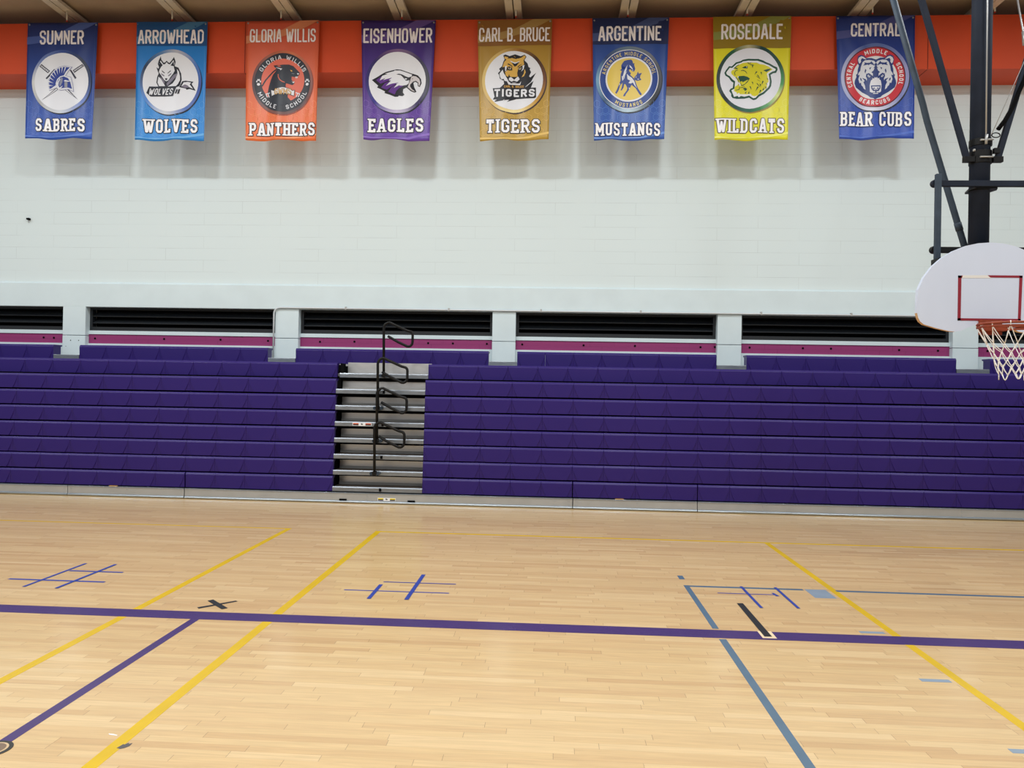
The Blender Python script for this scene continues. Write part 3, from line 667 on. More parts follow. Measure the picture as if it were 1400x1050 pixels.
class Banner:
    def __init__(s, corners, label, dark, base, seed):
        (s.tl, s.tr, s.bl, s.br) = corners; s.seed = seed
        s.ztop = (s.tl[1]+s.tr[1])/2; s.zbot = (s.bl[1]+s.br[1])/2; s.h = s.ztop-s.zbot
        s.cx = (s.tl[0]+s.tr[0]+s.bl[0]+s.br[0])/4; s.w = s.tr[0]-s.tl[0]
        s.root = thing('school_banner', label, 'banner', (s.cx, YB, s.zbot), 'school banners')
        s.base = base
        b = MB(); nx, nz = 26, 38; g = []
        for j in range(nz+1):
            v = j/nz; row = []
            for i in range(nx+1):
                u = i/nx
                x = (s.tl[0]*(1-u)+s.tr[0]*u)*(1-v)+(s.bl[0]*(1-u)+s.br[0]*u)*v
                z = (s.tl[1]*(1-u)+s.tr[1]*u)*(1-v)+(s.bl[1]*(1-u)+s.br[1]*u)*v
                z += .012*math.sin(u*9+seed)*v**4
                row.append(b.bm.verts.new((x, YB+s.wave(x, z), z)))
            g.append(row)
        for j in range(nz):
            for i in range(nx):
                f = b.bm.faces.new([g[j][i], g[j+1][i], g[j+1][i+1], g[j][i+1]]); f.smooth = True
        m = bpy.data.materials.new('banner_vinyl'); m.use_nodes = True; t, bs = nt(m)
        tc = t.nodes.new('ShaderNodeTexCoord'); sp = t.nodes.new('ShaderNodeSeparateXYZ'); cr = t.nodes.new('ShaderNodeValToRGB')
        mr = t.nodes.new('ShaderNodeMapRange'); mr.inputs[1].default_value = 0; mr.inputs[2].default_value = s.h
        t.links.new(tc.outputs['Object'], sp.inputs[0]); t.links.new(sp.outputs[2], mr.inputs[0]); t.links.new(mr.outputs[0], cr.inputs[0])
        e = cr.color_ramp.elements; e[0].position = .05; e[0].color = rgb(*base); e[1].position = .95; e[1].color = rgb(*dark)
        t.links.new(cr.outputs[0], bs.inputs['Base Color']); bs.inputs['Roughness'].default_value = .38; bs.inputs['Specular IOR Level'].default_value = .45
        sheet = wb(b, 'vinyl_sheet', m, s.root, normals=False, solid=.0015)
        gm = MB()
        for c, dx in ((s.tl, .03), (s.tr, -.03)):
            gm.prism(arc(c[0]+dx, c[1]-.035, .014, 0, 330, 11), YB+s.wave(c[0]+dx, c[1]-.035)-.004, YB+s.wave(c[0]+dx, c[1]-.035)+.004)
        wb(gm, 'grommets', M_alub, sheet)
    def wave(s, x, z):
        v = (s.ztop-z)/s.h; u = (x-s.tl[0])/s.w; k = s.seed
        d = .011*math.sin(2*math.pi*(u*2.3+.17*k)+.8*v)*(.25+.75*v) + .006*math.sin(2*math.pi*(u*4.1+.41*k)+1.7*v+k)*v
        for c in (0, 1):   # tension folds running from the two fixing points
            a = math.atan2(abs(v*1.6), abs(u-c)+1e-3); r = math.hypot(v*1.6, u-c)
            d += .005*math.sin(a*15+k+c)*math.exp(-r*2.6)*min(1, r*6)
        d += -.02*max(0, u-.9)*10*max(0, v-.75)*4*.6*math.cos(k)
        return d
    def art(s, name, items, mirror=None):
        """items: (polygons, colour, layer) printed on the sheet, following its folds"""
        b = bmesh.new(); cols = []
        for polys, c, lay in items:
            if c not in cols: cols.append(c)
            mi = cols.index(c)
            for p in polys:
                v = [b.verts.new((q[0], -.0022*lay, q[1])) for q in p]
                for tr in (tessellate_polygon([[Vector((q[0], q[1], 0)) for q in p]]) if len(p) > 4 else [tuple(range(len(p)))]):
                    try:
                        f = b.faces.new([v[i] for i in tr]); f.material_index = mi
                    except ValueError: pass
        xs = [v.co.x for v in b.verts]; zs = [v.co.z for v in b.verts]
        st = .055
        for ax, lo, hi in (((1, 0, 0), min(xs), max(xs)), ((0, 0, 1), min(zs), max(zs))):
            q = lo+st
            while q < hi:
                bmesh.ops.bisect_plane(b, geom=b.verts[:]+b.edges[:]+b.faces[:], plane_co=(Vector(ax)*q), plane_no=ax); q += st
        for v in b.verts: v.co.y += YB+s.wave(v.co.x, v.co.z)-.0012
        for f in b.faces:
            f.normal_update()
            if f.normal.y > 0: f.normal_flip()
            f.smooth = True
        bmesh.ops.translate(b, verts=b.verts[:], vec=-Vector(s.root.location))
        me = bpy.data.meshes.new(name); b.to_mesh(me); b.free()
        for c in cols: me.materials.append(ink(c))
        o = bpy.data.objects.new(name, me); COL.objects.link(o); o.parent = s.root
        return o
    def uv(s, pts):
        out = []
        for u, v in pts:
            out.append(((s.tl[0]*(1-u)+s.tr[0]*u)*(1-v)+(s.bl[0]*(1-u)+s.br[0]*u)*v, (s.tl[1]*(1-u)+s.tr[1]*u)*(1-v)+(s.bl[1]*(1-u)+s.br[1]*u)*v+.012*math.sin(u*9+s.seed)*v**4))
        return out
    def header(s, crisp, tone, swoosh, pale):
        it = []
        if crisp: it.append(([s.uv([(0, 0), (1, 0), (1, crisp), (0, crisp)])], tone, 1))
        it.append(([s.uv([(.0, .125), (.25, .112), (.5, .075), (.74, .0), (1, 0), (.86, .045), (.6, .115), (.3, .168), (.0, .19)])], swoosh, 2))
        it.append(([s.uv([(0.002, .97), (.3, .985), (.65, .972), (.998, .935), (.998, .955), (.7, .985), (0.002, .985)])], pale, 1))
        hx = []
        for r_ in range(5):
            for c_ in range(12):
                v = .70+r_*.058; u = .045+c_*.083+(r_ % 2)*.0415
                if u > .97 or abs((c_*7+r_*5) % 3) == 1: continue
                pts = [(u+.048*math.cos(k*math.pi/3+math.pi/6), v+.030*math.sin(k*math.pi/3+math.pi/6)) for k in range(7)]
                hx += [p for p in stroke(s.uv([(min(max(a, 0.01), .99), min(b_, .97)) for a, b_ in pts]), .005) if len(p) == 4]
        it.append((hx, pale, .8))
        s.art('printed_pattern', it)
    def team(s, top, tb, bot, bb, ct=(236, 232, 238), outline=(20, 22, 34)):
        s.art('school_lettering', [(word(top, *tb, .038), ct, 3)])
        s.art('team_lettering', [(word(bot, *bb, .036, True, .011), outline, 2.6), (word(bot, *bb, .036, True), (238, 238, 244), 3.6)])
    def disc(s, cx, cz, rx, rz, face, ramp, ring=1.11, shadow=(18, 22, 40)):
        """round emblem field with a bevelled metallic-looking printed ring"""
        s.c = (cx, cz); s.r = (rx, rz)
        b = bmesh.new(); n = 72; prev = None
        for rr in (1.0, ring*.5+.5, ring):
            vv = [b.verts.new((cx+rx*rr*math.cos(2*math.pi*k/n), YB+s.wave(cx+rx*rr*math.cos(2*math.pi*k/n), cz+rz*rr*math.sin(2*math.pi*k/n))-.0045, cz+rz*rr*math.sin(2*math.pi*k/n))) for k in range(n)]
            if prev:
                for k in range(n): b.faces.new([prev[k], prev[(k+1) % n], vv[(k+1) % n], vv[k]]).smooth = True
            prev = vv
        for f in b.faces:
            f.normal_update()
            if f.normal.y > 0: f.normal_flip()
        bmesh.ops.translate(b, verts=b.verts[:], vec=-Vector((cx, YB, cz)))
        me = bpy.data.meshes.new('emblem_ring'); b.to_mesh(me); b.free()
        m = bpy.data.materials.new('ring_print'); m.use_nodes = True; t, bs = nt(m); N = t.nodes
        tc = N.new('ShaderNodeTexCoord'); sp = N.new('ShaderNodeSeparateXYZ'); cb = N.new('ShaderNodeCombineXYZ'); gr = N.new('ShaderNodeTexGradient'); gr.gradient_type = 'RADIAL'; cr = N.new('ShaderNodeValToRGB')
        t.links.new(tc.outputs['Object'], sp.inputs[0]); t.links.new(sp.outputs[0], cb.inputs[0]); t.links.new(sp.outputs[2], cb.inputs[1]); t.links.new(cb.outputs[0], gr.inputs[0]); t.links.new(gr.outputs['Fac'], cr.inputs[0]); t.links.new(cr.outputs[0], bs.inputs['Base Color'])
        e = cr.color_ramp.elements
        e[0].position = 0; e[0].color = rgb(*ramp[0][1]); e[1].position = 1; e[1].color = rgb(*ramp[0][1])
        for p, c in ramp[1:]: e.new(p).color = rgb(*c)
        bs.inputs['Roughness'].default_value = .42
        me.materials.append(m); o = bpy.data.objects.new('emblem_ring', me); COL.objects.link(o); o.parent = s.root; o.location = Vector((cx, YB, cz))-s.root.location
        s.art('emblem_field', [([ell(cx+.012, cz-.018, rx*ring*1.004, rz*ring*1.004)], shadow, .9), ([ell(cx, cz, rx*1.005, rz*1.005)], face, 2.4)])
    def units(s, frame):
        """drawing units of an emblem (x right, y down, frame = centre and radii) -> banner plane"""
        fx, fy, frx, fry = frame
        return lambda pts: [(s.c[0]+(x-fx)/frx*s.r[0], s.c[1]-(y-fy)/fry*s.r[1]) for x, y in pts]

BN = [((-8.485, 7.411), (-7.322, 7.401), (-8.49, 5.545), (-7.377, 5.544)), ((-6.686, 7.406), (-5.532, 7.396), (-6.681, 5.521), (-5.551, 5.52)),
      ((-4.906, 7.402), (-3.736, 7.402), (-4.879, 5.52), (-3.756, 5.52)), ((-3.074, 7.396), (-1.901, 7.386), (-3.003, 5.542), (-1.968, 5.508)),
      ((-1.251, 7.379), (-0.098, 7.391), (-1.182, 5.519), (-0.121, 5.53)), ((0.518, 7.397), (1.685, 7.397), (0.573, 5.518), (1.639, 5.529)),
      ((2.346, 7.402), (3.514, 7.402), (2.398, 5.518), (3.488, 5.528)), ((4.174, 7.396), (5.332, 7.396), (4.245, 5.528), (5.337, 5.55))]
WHT = (226, 230, 240); NAV = (24, 28, 44)
# 1 --- royal blue, helmet and crossed sabres
B = Banner(BN[0], 'royal blue banner with crossed sabres and helmet, lettered SABRES', (18, 40, 104), (44, 84, 176), 1)
B.header(0, None, (66, 88, 156), (84, 120, 204)); B.team('SUMNER', (-8.272, 7.054, -7.546, 7.277), 'SABRES', (-8.305, 5.665, -7.51, 5.868))
B.disc(-7.904, 6.462, .441, .456, WHT, [(0, (210, 212, 214)), (.1, (170, 176, 184)), (.3, (196, 204, 226)), (.45, (40, 70, 140)), (.55, (34, 50, 80)), (.7, (60, 80, 130)), (.85, (60, 90, 180))][:1]+[(.12, (170, 172, 176)), (.25, (206, 214, 226)), (.38, (90, 120, 200)), (.5, (40, 62, 110)), (.62, (30, 44, 70)), (.75, (46, 74, 150)), (.88, (110, 130, 184))])
T = B.units((487, 515, 404, 430)); BL = (38, 62, 150); OUT = (44, 44, 66)
def line(*pts, w=12): return stroke([T([p])[0] for p in pts], w*B.r[0]/404)
it = []
for sw in ([(800, 255), (825, 285), (690, 390), (662, 352)], [(610, 340), (640, 345), (722, 465), (700, 482)], [(415, 598), (447, 628), (205, 803)], [(185, 255), (155, 288), (285, 392), (315, 355)], [(375, 322), (392, 345), (272, 482), (253, 470)], [(543, 642), (590, 622), (752, 795)]):
    it.append(([T(sw)], OUT, 3.2))
for sw in ([(797, 275), (808, 285), (690, 372), (678, 356)], [(412, 618), (430, 632), (250, 765)], [(185, 272), (172, 285), (286, 376), (300, 358)], [(560, 645), (580, 637), (710, 760)]): it.append(([T(sw)], WHT, 3.8))
for k in range(6):
    it.append((line((700+k*19, 378-k*15), (690+k*19, 350-k*15), w=7)+line((290-k*20, 385-k*18), (300-k*20, 350-k*18), w=7), OUT, 4.4))
it.append(([T([(312, 655), (295, 560), (297, 490), (325, 405), (380, 335), (450, 295), (530, 278), (660, 300), (590, 380), (560, 430), (640, 450), (672, 560), (690, 680), (600, 640), (480, 655), (420, 610)])], (150, 154, 190), 4.6))
it.append(([T([(316, 645), (301, 560), (303, 495), (330, 410), (384, 342), (450, 303), (530, 286), (645, 303), (585, 376), (550, 432), (635, 458), (665, 560), (682, 668), (600, 632), (480, 648), (425, 605)])], WHT, 5.0))
it.append(([T([(316, 635), (308, 560), (308, 500), (335, 415), (388, 352), (450, 312), (530, 298), (618, 308), (560, 370), (530, 425), (470, 440), (425, 480), (402, 540), (405, 570)])], BL, 5.4))
for a in range(10):
    th = math.radians(197-a*13.5); c_ = (500, 560)
    p0 = (c_[0]+205*math.cos(th), c_[1]-262*math.sin(th)); p1 = (c_[0]+128*math.cos(th+.06), c_[1]-165*math.sin(th+.06))
    it.append(([T([(p0[0]-9*math.sin(th), p0[1]-9*math.cos(th)), (p0[0]+9*math.sin(th), p0[1]+9*math.cos(th)), p1])], WHT, 6.0))
it.append(([T([(412, 545), (428, 488), (470, 448), (530, 433), (600, 465), (640, 530), (668, 642), (600, 622), (540, 624), (490, 632), (455, 650), (425, 612)])], WHT, 5.8))
it.append(([T([(425, 545), (440, 495), (475, 458), (530, 443), (595, 470), (632, 532), (662, 634), (600, 612), (540, 614), (490, 622), (460, 632), (432, 590)])], BL, 6.4))
it += [([T([(530, 510), (555, 496), (612, 512), (640, 520), (600, 524), (550, 522)])], WHT, 7), ([T([(543, 528), (590, 528), (588, 612), (545, 608)])], (150, 154, 168), 7),
       ([T([(492, 460), (515, 470), (512, 530), (482, 590), (462, 580), (470, 510)])], (140, 146, 170), 7), ([T([(425, 520), (440, 565), (470, 612), (520, 580), (485, 632), (452, 645), (425, 610)])], WHT, 7),
       ([T([(425, 545), (470, 470), (480, 480), (455, 530), (448, 590)])], WHT, 7.2)]
B.art('helmet_emblem', it)
# 2 --- light blue, wolf
B = Banner(BN[1], 'sky blue banner with white wolf emblem, lettered WOLVES', (24, 116, 196), (40, 134, 214), 2)
B.header(.203, (18, 74, 132), (62, 114, 160), (96, 168, 228)); B.team('ARROWHEAD', (-6.657, 7.053, -5.586, 7.273), 'WOLVES', (-6.53, 5.64, -5.66, 5.853))
B.disc(-6.11, 6.446, .449, .466, WHT, [(0, (60, 90, 140)), (.1, (70, 130, 210)), (.22, (200, 206, 216)), (.33, (90, 120, 190)), (.48, (50, 80, 160)), (.6, (80, 120, 190)), (.72, (180, 182, 196)), (.8, (90, 130, 180)), (.92, (20, 40, 70))])
T = B.units((503, 522, 418, 443)); GR = (126, 122, 142)
it = [([T([(345, 135), (355, 185), (392, 232), (415, 222), (435, 200), (455, 222), (478, 235), (520, 188), (548, 148), (565, 190), (576, 225), (562, 288), (622, 312), (662, 400), (672, 490), (655, 560), (640, 592), (600, 605), (318, 592), (285, 530), (298, 440), (318, 395), (282, 300), (315, 320), (322, 300), (303, 250), (315, 200)])], NAV, 3.2),
      ([T([(344, 197), (388, 258), (415, 250), (435, 222), (460, 250), (490, 257), (542, 192), (560, 250), (550, 300), (566, 360), (542, 400), (500, 450), (468, 500), (435, 512), (402, 490), (362, 430), (322, 372), (332, 335), (350, 300), (325, 250)])], WHT, 3.8),
      ([T([(335, 215), (378, 268), (347, 302), (328, 260)]), T([(545, 215), (556, 290), (498, 275)])], NAV, 4.4),
      ([T([(318, 440), (350, 470), (400, 540), (420, 585), (330, 585), (305, 530)]), T([(600, 330), (630, 370), (648, 440), (650, 500), (620, 560), (590, 590), (460, 590), (540, 545), (580, 490), (610, 400)])], WHT, 4),
      ([T([(550, 420), (610, 395), (590, 450), (520, 520), (450, 585), (442, 545), (480, 500)]), T([(340, 440), (375, 470), (415, 520), (405, 560), (370, 500)])], GR, 4.6),
      ([T([(364, 345), (412, 382), (412, 394), (372, 368)]), T([(506, 345), (455, 386), (456, 398), (500, 366)]), T([(412, 474), (436, 464), (458, 476), (436, 500)])], NAV, 4.6),
      ([T([(350, 385), (410, 425), (400, 440), (365, 415)]), T([(520, 385), (462, 425), (472, 440), (508, 415)])], GR, 4.6),
      ([T([(640, 605), (680, 515), (730, 503), (848, 520), (818, 552), (885, 658), (790, 628), (740, 640), (735, 622)])], NAV, 3.4),
      ([T([(668, 592), (702, 530), (760, 520), (812, 533), (790, 560), (845, 628), (785, 602), (720, 612)])], WHT, 4), ([T([(668, 592), (720, 560), (760, 575), (785, 602), (720, 612)])], GR, 4.5),
      ([T([(185, 592), (602, 592), (548, 738), (205, 742), (145, 690)])], NAV, 5), ([T([(600, 640), (622, 640), (600, 700), (578, 700)]), T([(632, 640), (655, 632), (640, 700), (612, 712)])], NAV, 5)]
p = T([(172, 718), (530, 622)])
it.append((word('WOLVES', p[0][0], p[0][1], p[1][0], p[1][1], .017, skew=.28, gap=.25), WHT, 6))
B.art('wolf_emblem', it)
# 3 --- orange, panther
B = Banner(BN[2], 'orange banner with black panther head emblem, lettered PANTHERS', (198, 82, 58), (232, 112, 56), 3)
B.header(0, None, (206, 128, 92), (240, 150, 96)); B.team('GLORIA WILLIS', (-4.843, 7.062, -3.789, 7.27), 'PANTHERS', (-4.815, 5.593, -3.775, 5.792))
B.disc(-4.308, 6.429, .445, .460, (30, 34, 46), [(0, (70, 50, 60)), (.2, (120, 70, 60)), (.35, (70, 44, 50)), (.55, (150, 90, 80)), (.7, (206, 110, 66)), (.9, (120, 60, 50))], 1.09, (140, 60, 40))
T = B.units((500, 530, 440, 455)); SAL = (222, 106, 84); BK = (30, 36, 50)
cx, cz = B.c
it = [([T(ell(505, 500, 340, 338, 48))], SAL, 3)]
it.append(([T([(355, 265), (410, 262), (450, 266), (500, 256), (600, 253), (670, 278), (722, 330), (772, 380), (765, 412), (742, 436), (700, 442), (690, 447), (645, 437), (645, 490), (672, 520), (690, 510), (692, 545), (660, 572), (625, 562), (560, 545), (553, 590), (590, 660), (590, 760), (640, 815), (560, 880), (400, 890), (300, 800), (268, 690), (288, 580), (318, 480), (348, 410), (418, 330), (378, 298)])], BK, 3.6))
it.append((stroke([T([q])[0] for q in ((178, 590), (235, 490), (300, 415), (350, 365), (410, 325))], .022), BK, 3.6))
it.append((stroke([T([q])[0] for q in ((435, 405), (438, 450), (460, 490), (500, 518), (540, 530))], .013), SAL, 4.4))
it += [([T([(380, 292), (430, 305), (500, 322), (470, 345), (465, 330)]), T([(700, 442), (718, 475), (722, 446), (735, 470), (742, 440)]), T([(650, 512), (665, 525), (690, 512), (688, 540), (665, 538)]), T([(725, 386), (762, 390), (745, 416)])], WHT, 4.6),
       ([T([(405, 275), (450, 272), (485, 290), (440, 290)])], SAL, 4.6), ([T([(618, 334), (652, 346), (655, 360), (638, 362)])], (236, 180, 70), 4.6), ([T([(650, 445), (690, 452), (698, 490), (672, 508), (652, 490)])], (214, 96, 76), 4.6),
       ([T([(640, 385), (690, 392), (670, 415), (680, 400), (650, 395)])], (110, 120, 134), 4.6)]
it += [([T([(318, 638), (372, 655), (380, 640), (440, 612), (510, 600), (580, 612), (650, 640), (655, 655), (702, 648), (692, 748), (655, 735), (590, 712), (510, 702), (440, 708), (375, 730), (332, 750)])], NAV, 5),
       ([T([(326, 648), (372, 664), (380, 650), (440, 620), (510, 608), (580, 620), (648, 650), (655, 664), (694, 656), (685, 738), (655, 726), (590, 704), (510, 694), (440, 700), (375, 722), (338, 740)])], (226, 228, 236), 5.5)]
for sx in (-1, 1):
    for k in range(2):
        q = [(510+sx*(205+k*32), 690+k*8), (510+sx*(235+k*32), 700+k*8), (510+sx*(215+k*30), 760)]
        it.append((stroke([T([z_])[0] for z_ in q], .013), WHT, 5))
p = T([(380, 722), (648, 622)])
it.append((word('GWMS', p[0][0], p[0][1], p[1][0], p[1][1], .030, gap=.2), (66, 52, 40), 6)); it.append((word('GWMS', p[0][0]+.004, p[0][1]+.004, p[1][0]-.004, p[1][1]-.004, .020, gap=.2), (206, 166, 104), 6.6))
rad = .395
it.append((arcword('GLORIA WILLIS', cx, cz, rad, 153, 26, .064, .0105, wk=.85), WHT, 4)); it.append((arcword('MIDDLE', cx, cz, rad*1.0, 203, 257, .064, .0105, True, .85), WHT, 4)); it.append((arcword('SCHOOL', cx, cz, rad, 279, 338, .064, .0105, True, .85), WHT, 4))
for px in (125, 892):
    it.append(([T(ell(px, 560, 26, 22, 10)), T(ell(px-28, 515, 10, 16, 8)), T(ell(px-10, 492, 10, 18, 8)), T(ell(px+10, 492, 10, 18, 8)), T(ell(px+28, 515, 10, 16, 8))], WHT, 4))
B.art('panther_emblem', it)
# 4 --- purple, eagle
B = Banner(BN[3], 'purple banner with eagle head emblem, lettered EAGLES', (46, 26, 104), (98, 62, 160), 4)
B.header(0, None, (92, 70, 140), (130, 96, 190)); B.team('EISENHOWER', (-3.035, 7.037, -1.954, 7.265), 'EAGLES', (-2.925, 5.648, -2.065, 5.858))
B.disc(-2.488, 6.444, .446, .451, WHT, [(0, (40, 30, 110)), (.12, (50, 44, 140)), (.25, (196, 186, 220)), (.36, (60, 50, 100)), (.5, (22, 22, 40)), (.62, (60, 56, 90)), (.75, (126, 96, 140)), (.88, (44, 30, 100))])
T = B.units((478, 508, 430, 437)); PU = (92, 44, 138); K_ = (22, 22, 34)
it = [([T([(92, 490), (258, 395), (300, 375), (418, 345), (470, 335), (530, 340), (620, 368), (700, 396), (722, 402), (790, 428), (838, 485), (848, 550), (822, 604), (793, 592), (788, 545), (750, 520), (722, 538), (735, 600), (772, 676), (740, 684), (680, 658), (620, 606), (572, 632), (566, 682), (592, 717), (560, 738), (510, 733), (492, 748), (450, 750), (380, 722), (288, 692), (298, 668), (172, 602), (190, 577)])], K_, 3.2),
      ([T([(250, 430), (330, 405), (290, 398), (425, 362), (440, 352), (520, 352), (620, 382), (702, 412), (690, 440), (655, 450), (640, 470), (660, 500), (655, 540), (620, 568), (580, 575), (500, 600), (515, 570), (425, 622), (470, 555), (400, 560), (300, 592), (385, 505), (265, 495), (300, 465), (205, 500)])], WHT, 3.8),
      ([T([(155, 490), (245, 432), (210, 500), (285, 470), (262, 498), (400, 460), (340, 510), (225, 550)]), T([(235, 608), (290, 545), (385, 505), (300, 588), (400, 550), (500, 535), (400, 590), (325, 645)]), T([(345, 672), (400, 600), (480, 555), (425, 618), (500, 580), (580, 580), (505, 625), (470, 660), (445, 715)])], PU, 4.4),
      ([T([(690, 445), (720, 432), (762, 442), (812, 482), (830, 540), (818, 588), (802, 585), (800, 540), (760, 508), (715, 520), (675, 560), (672, 590), (705, 635), (752, 668), (735, 668), (690, 645), (635, 600), (650, 562), (672, 500)])], (206, 202, 208), 4.4),
      ([T([(690, 560), (722, 538), (722, 590), (755, 655), (715, 630), (680, 590)])], K_, 4.8), ([T([(695, 478), (715, 468), (718, 474), (700, 485)])], K_, 5),
      ([T([(462, 412), (500, 402), (545, 410), (600, 438), (660, 458), (650, 500), (610, 505), (588, 482), (565, 455), (530, 422)]), T([(660, 500), (672, 470), (672, 505), (645, 560), (610, 580), (650, 545)])], K_, 4.8), ([T([(590, 470), (625, 470), (620, 488), (600, 488)])], WHT, 5.4)]
B.art('eagle_emblem', it)
# 5 --- gold, tiger
B = Banner(BN[4], 'gold banner with tiger head emblem, lettered TIGERS', (160, 124, 44), (184, 150, 64), 5)
B.header(.215, (132, 88, 34), (160, 130, 76), (222, 186, 100)); B.team('CARL B. BRUCE', (-1.224, 7.046, -.127, 7.261), 'TIGERS', (-1.085, 5.636, -.26, 5.842))
B.disc(-.671, 6.446, .446, .451, WHT, [(0, (214, 186, 110)), (.12, (206, 172, 90)), (.25, (240, 224, 160)), (.38, (196, 150, 60)), (.5, (120, 76, 50)), (.62, (60, 38, 30)), (.72, (150, 104, 40)), (.85, (206, 176, 100))], 1.11, (60, 46, 50))
T = B.units((500, 525, 415, 418)); GO = (214, 172, 82); K_ = (26, 28, 38)
it = [([T([(340, 170), (372, 157), (432, 182), (510, 153), (590, 178), (648, 157), (674, 190), (645, 238), (690, 285), (708, 340), (735, 355), (722, 370), (744, 412), (716, 470), (735, 488), (816, 422), (742, 555), (655, 625), (782, 540), (745, 635), (818, 632), (822, 770), (800, 785), (540, 792), (405, 838), (440, 805), (380, 812), (235, 832), (225, 822), (260, 800), (202, 800), (225, 760), (198, 638), (300, 635), (360, 580), (352, 530), (330, 525), (296, 500), (286, 450), (268, 425), (300, 390), (285, 360), (325, 325), (345, 255), (362, 230)])], K_, 3.2),
      ([T([(300, 480), (292, 430), (335, 375), (350, 420), (395, 490), (432, 555), (580, 570), (605, 535), (590, 592), (425, 590), (400, 545), (365, 535), (350, 505), (325, 515)])], WHT, 3.8),
      ([T([(358, 185), (415, 198), (400, 215), (450, 215), (500, 180), (520, 195), (490, 215), (560, 212), (600, 200), (645, 168), (664, 188), (632, 240), (642, 300), (600, 320), (560, 345), (545, 420), (552, 470), (500, 490), (440, 470), (430, 440), (415, 480), (382, 460), (372, 405), (405, 390), (365, 335), (330, 340), (358, 262), (388, 232), (360, 215)]), T([(650, 362), (668, 410), (645, 465), (608, 482), (640, 430)])], GO, 4),
      ([T([(450, 205), (470, 185), (520, 190), (505, 200), (545, 205), (530, 222)]), T([(400, 300), (420, 288), (470, 320), (480, 350), (455, 322)]), T([(620, 285), (600, 295), (555, 320), (545, 345), (580, 318)]), T([(455, 262), (510, 285), (575, 262), (530, 320), (505, 330)]), T([(395, 345), (430, 328), (470, 350), (475, 385), (430, 388), (395, 380)]), T([(560, 345), (610, 325), (620, 350), (600, 385), (552, 390)]), T([(550, 395), (630, 400), (600, 480), (565, 470)])], K_, 4.6),
      ([T([(440, 245), (475, 262), (510, 272), (545, 262), (580, 245), (570, 262), (510, 290), (455, 268)]), T([(368, 330), (395, 320), (385, 390), (410, 402), (372, 395)]), T([(620, 315), (650, 310), (635, 370), (600, 402), (622, 360)]), T([(430, 495), (460, 480), (500, 510), (560, 470), (582, 510), (545, 545), (500, 530), (465, 548), (428, 525)])], WHT, 5),
      ([T([(410, 350), (450, 345), (455, 372), (425, 372)]), T([(568, 352), (605, 340), (596, 372), (565, 372)])], (210, 196, 170), 5.2), ([T([(425, 348), (440, 346), (442, 366), (428, 366)]), T([(580, 348), (592, 345), (590, 366), (576, 366)]), T([(455, 480), (545, 478), (505, 518)]), T([(440, 548), (480, 552), (500, 540), (560, 545), (555, 572), (500, 565), (455, 574)])], K_, 5.6),
      ([T([(470, 556), (540, 554), (535, 562), (475, 564)])], (150, 150, 160), 6), ([T([(660, 628), (820, 500), (750, 560), (690, 612)]), T([(345, 815), (375, 800), (360, 818)])], WHT, 4)]
p = T([(222, 765), (802, 655)]); it.append((word('TIGERS', p[0][0], p[0][1], p[1][0], p[1][1], .032, gap=.32), WHT, 6))
p = T([(360, 634), (645, 602)]); it.append((word('CARL B. BRUCE', p[0][0], p[0][1], p[1][0], p[1][1], .008), (206, 160, 80), 6))
B.art('tiger_emblem', it)
# 6 --- blue, horse
B = Banner(BN[5], 'blue banner with rearing horse on yellow disc, lettered MUSTANGS', (26, 62, 138), (50, 92, 176), 6)
B.header(.216, (18, 34, 84), (62, 78, 130), (98, 140, 214)); B.team('ARGENTINE', (.612, 7.043, 1.568, 7.268), 'MUSTANGS', (.60, 5.589, 1.575, 5.783), outline=(16, 30, 80))
B.disc(1.088, 6.456, .447, .45, (34, 66, 144), [(0, (110, 160, 196)), (.12, (60, 90, 130)), (.25, (180, 206, 224)), (.36, (50, 56, 66)), (.5, (60, 66, 80)), (.64, (110, 116, 130)), (.76, (96, 120, 140)), (.88, (40, 64, 120))], 1.12)
T = B.units((500, 518, 432, 430)); BLU = (38, 66, 146); cx, cz = B.c
it = [(stroke(ell(cx, cz, .445, .448, 60)+[ell(cx, cz, .445, .448, 60)[0]], .011), WHT, 3), ([ell(cx, cz, .354, .346)], WHT, 3), ([ell(cx, cz, .330, .322)], (226, 200, 92), 3.6)]
it.append(([T([(402, 285), (430, 250), (470, 238), (530, 232), (548, 250), (560, 290), (580, 285), (574, 310), (592, 370), (576, 408), (545, 402), (520, 370), (500, 380), (508, 410), (530, 430), (518, 455), (570, 505), (598, 555), (612, 600), (640, 660), (692, 738), (682, 760), (665, 752), (650, 730), (600, 650), (540, 602), (522, 640), (500, 682), (460, 738), (448, 768), (418, 768), (430, 740), (475, 680), (480, 645), (452, 590), (432, 592), (425, 640), (398, 685), (382, 682), (398, 640), (408, 570), (375, 612), (350, 690), (322, 738), (303, 722), (325, 680), (352, 610), (378, 540), (378, 450), (395, 398), (366, 392), (390, 370), (385, 320)])], BLU, 4.2))
it.append(([T([(575, 512), (590, 480), (610, 462), (630, 408), (645, 440), (690, 430), (668, 470), (664, 500), (685, 532), (630, 545), (590, 535)])], BLU, 4.2))
it.append(([T([(412, 470), (430, 400), (455, 345), (480, 308), (460, 370), (475, 350), (450, 420), (470, 400), (440, 470), (432, 520)]), T([(395, 480), (408, 470), (425, 520), (405, 545)]), T([(470, 440), (500, 470), (545, 500), (580, 550), (600, 610), (622, 650), (590, 620), (560, 570), (530, 585), (495, 575), (520, 540), (480, 520)]), T([(505, 310), (530, 330), (558, 372), (540, 372), (512, 345)]), T([(545, 380), (565, 390), (552, 398)]), T([(500, 640), (520, 650), (505, 670)]), T([(362, 590), (376, 580), (362, 630)]), T([(598, 490), (612, 480), (606, 505)]), T([(625, 515), (655, 520), (630, 530)])], WHT, 5))
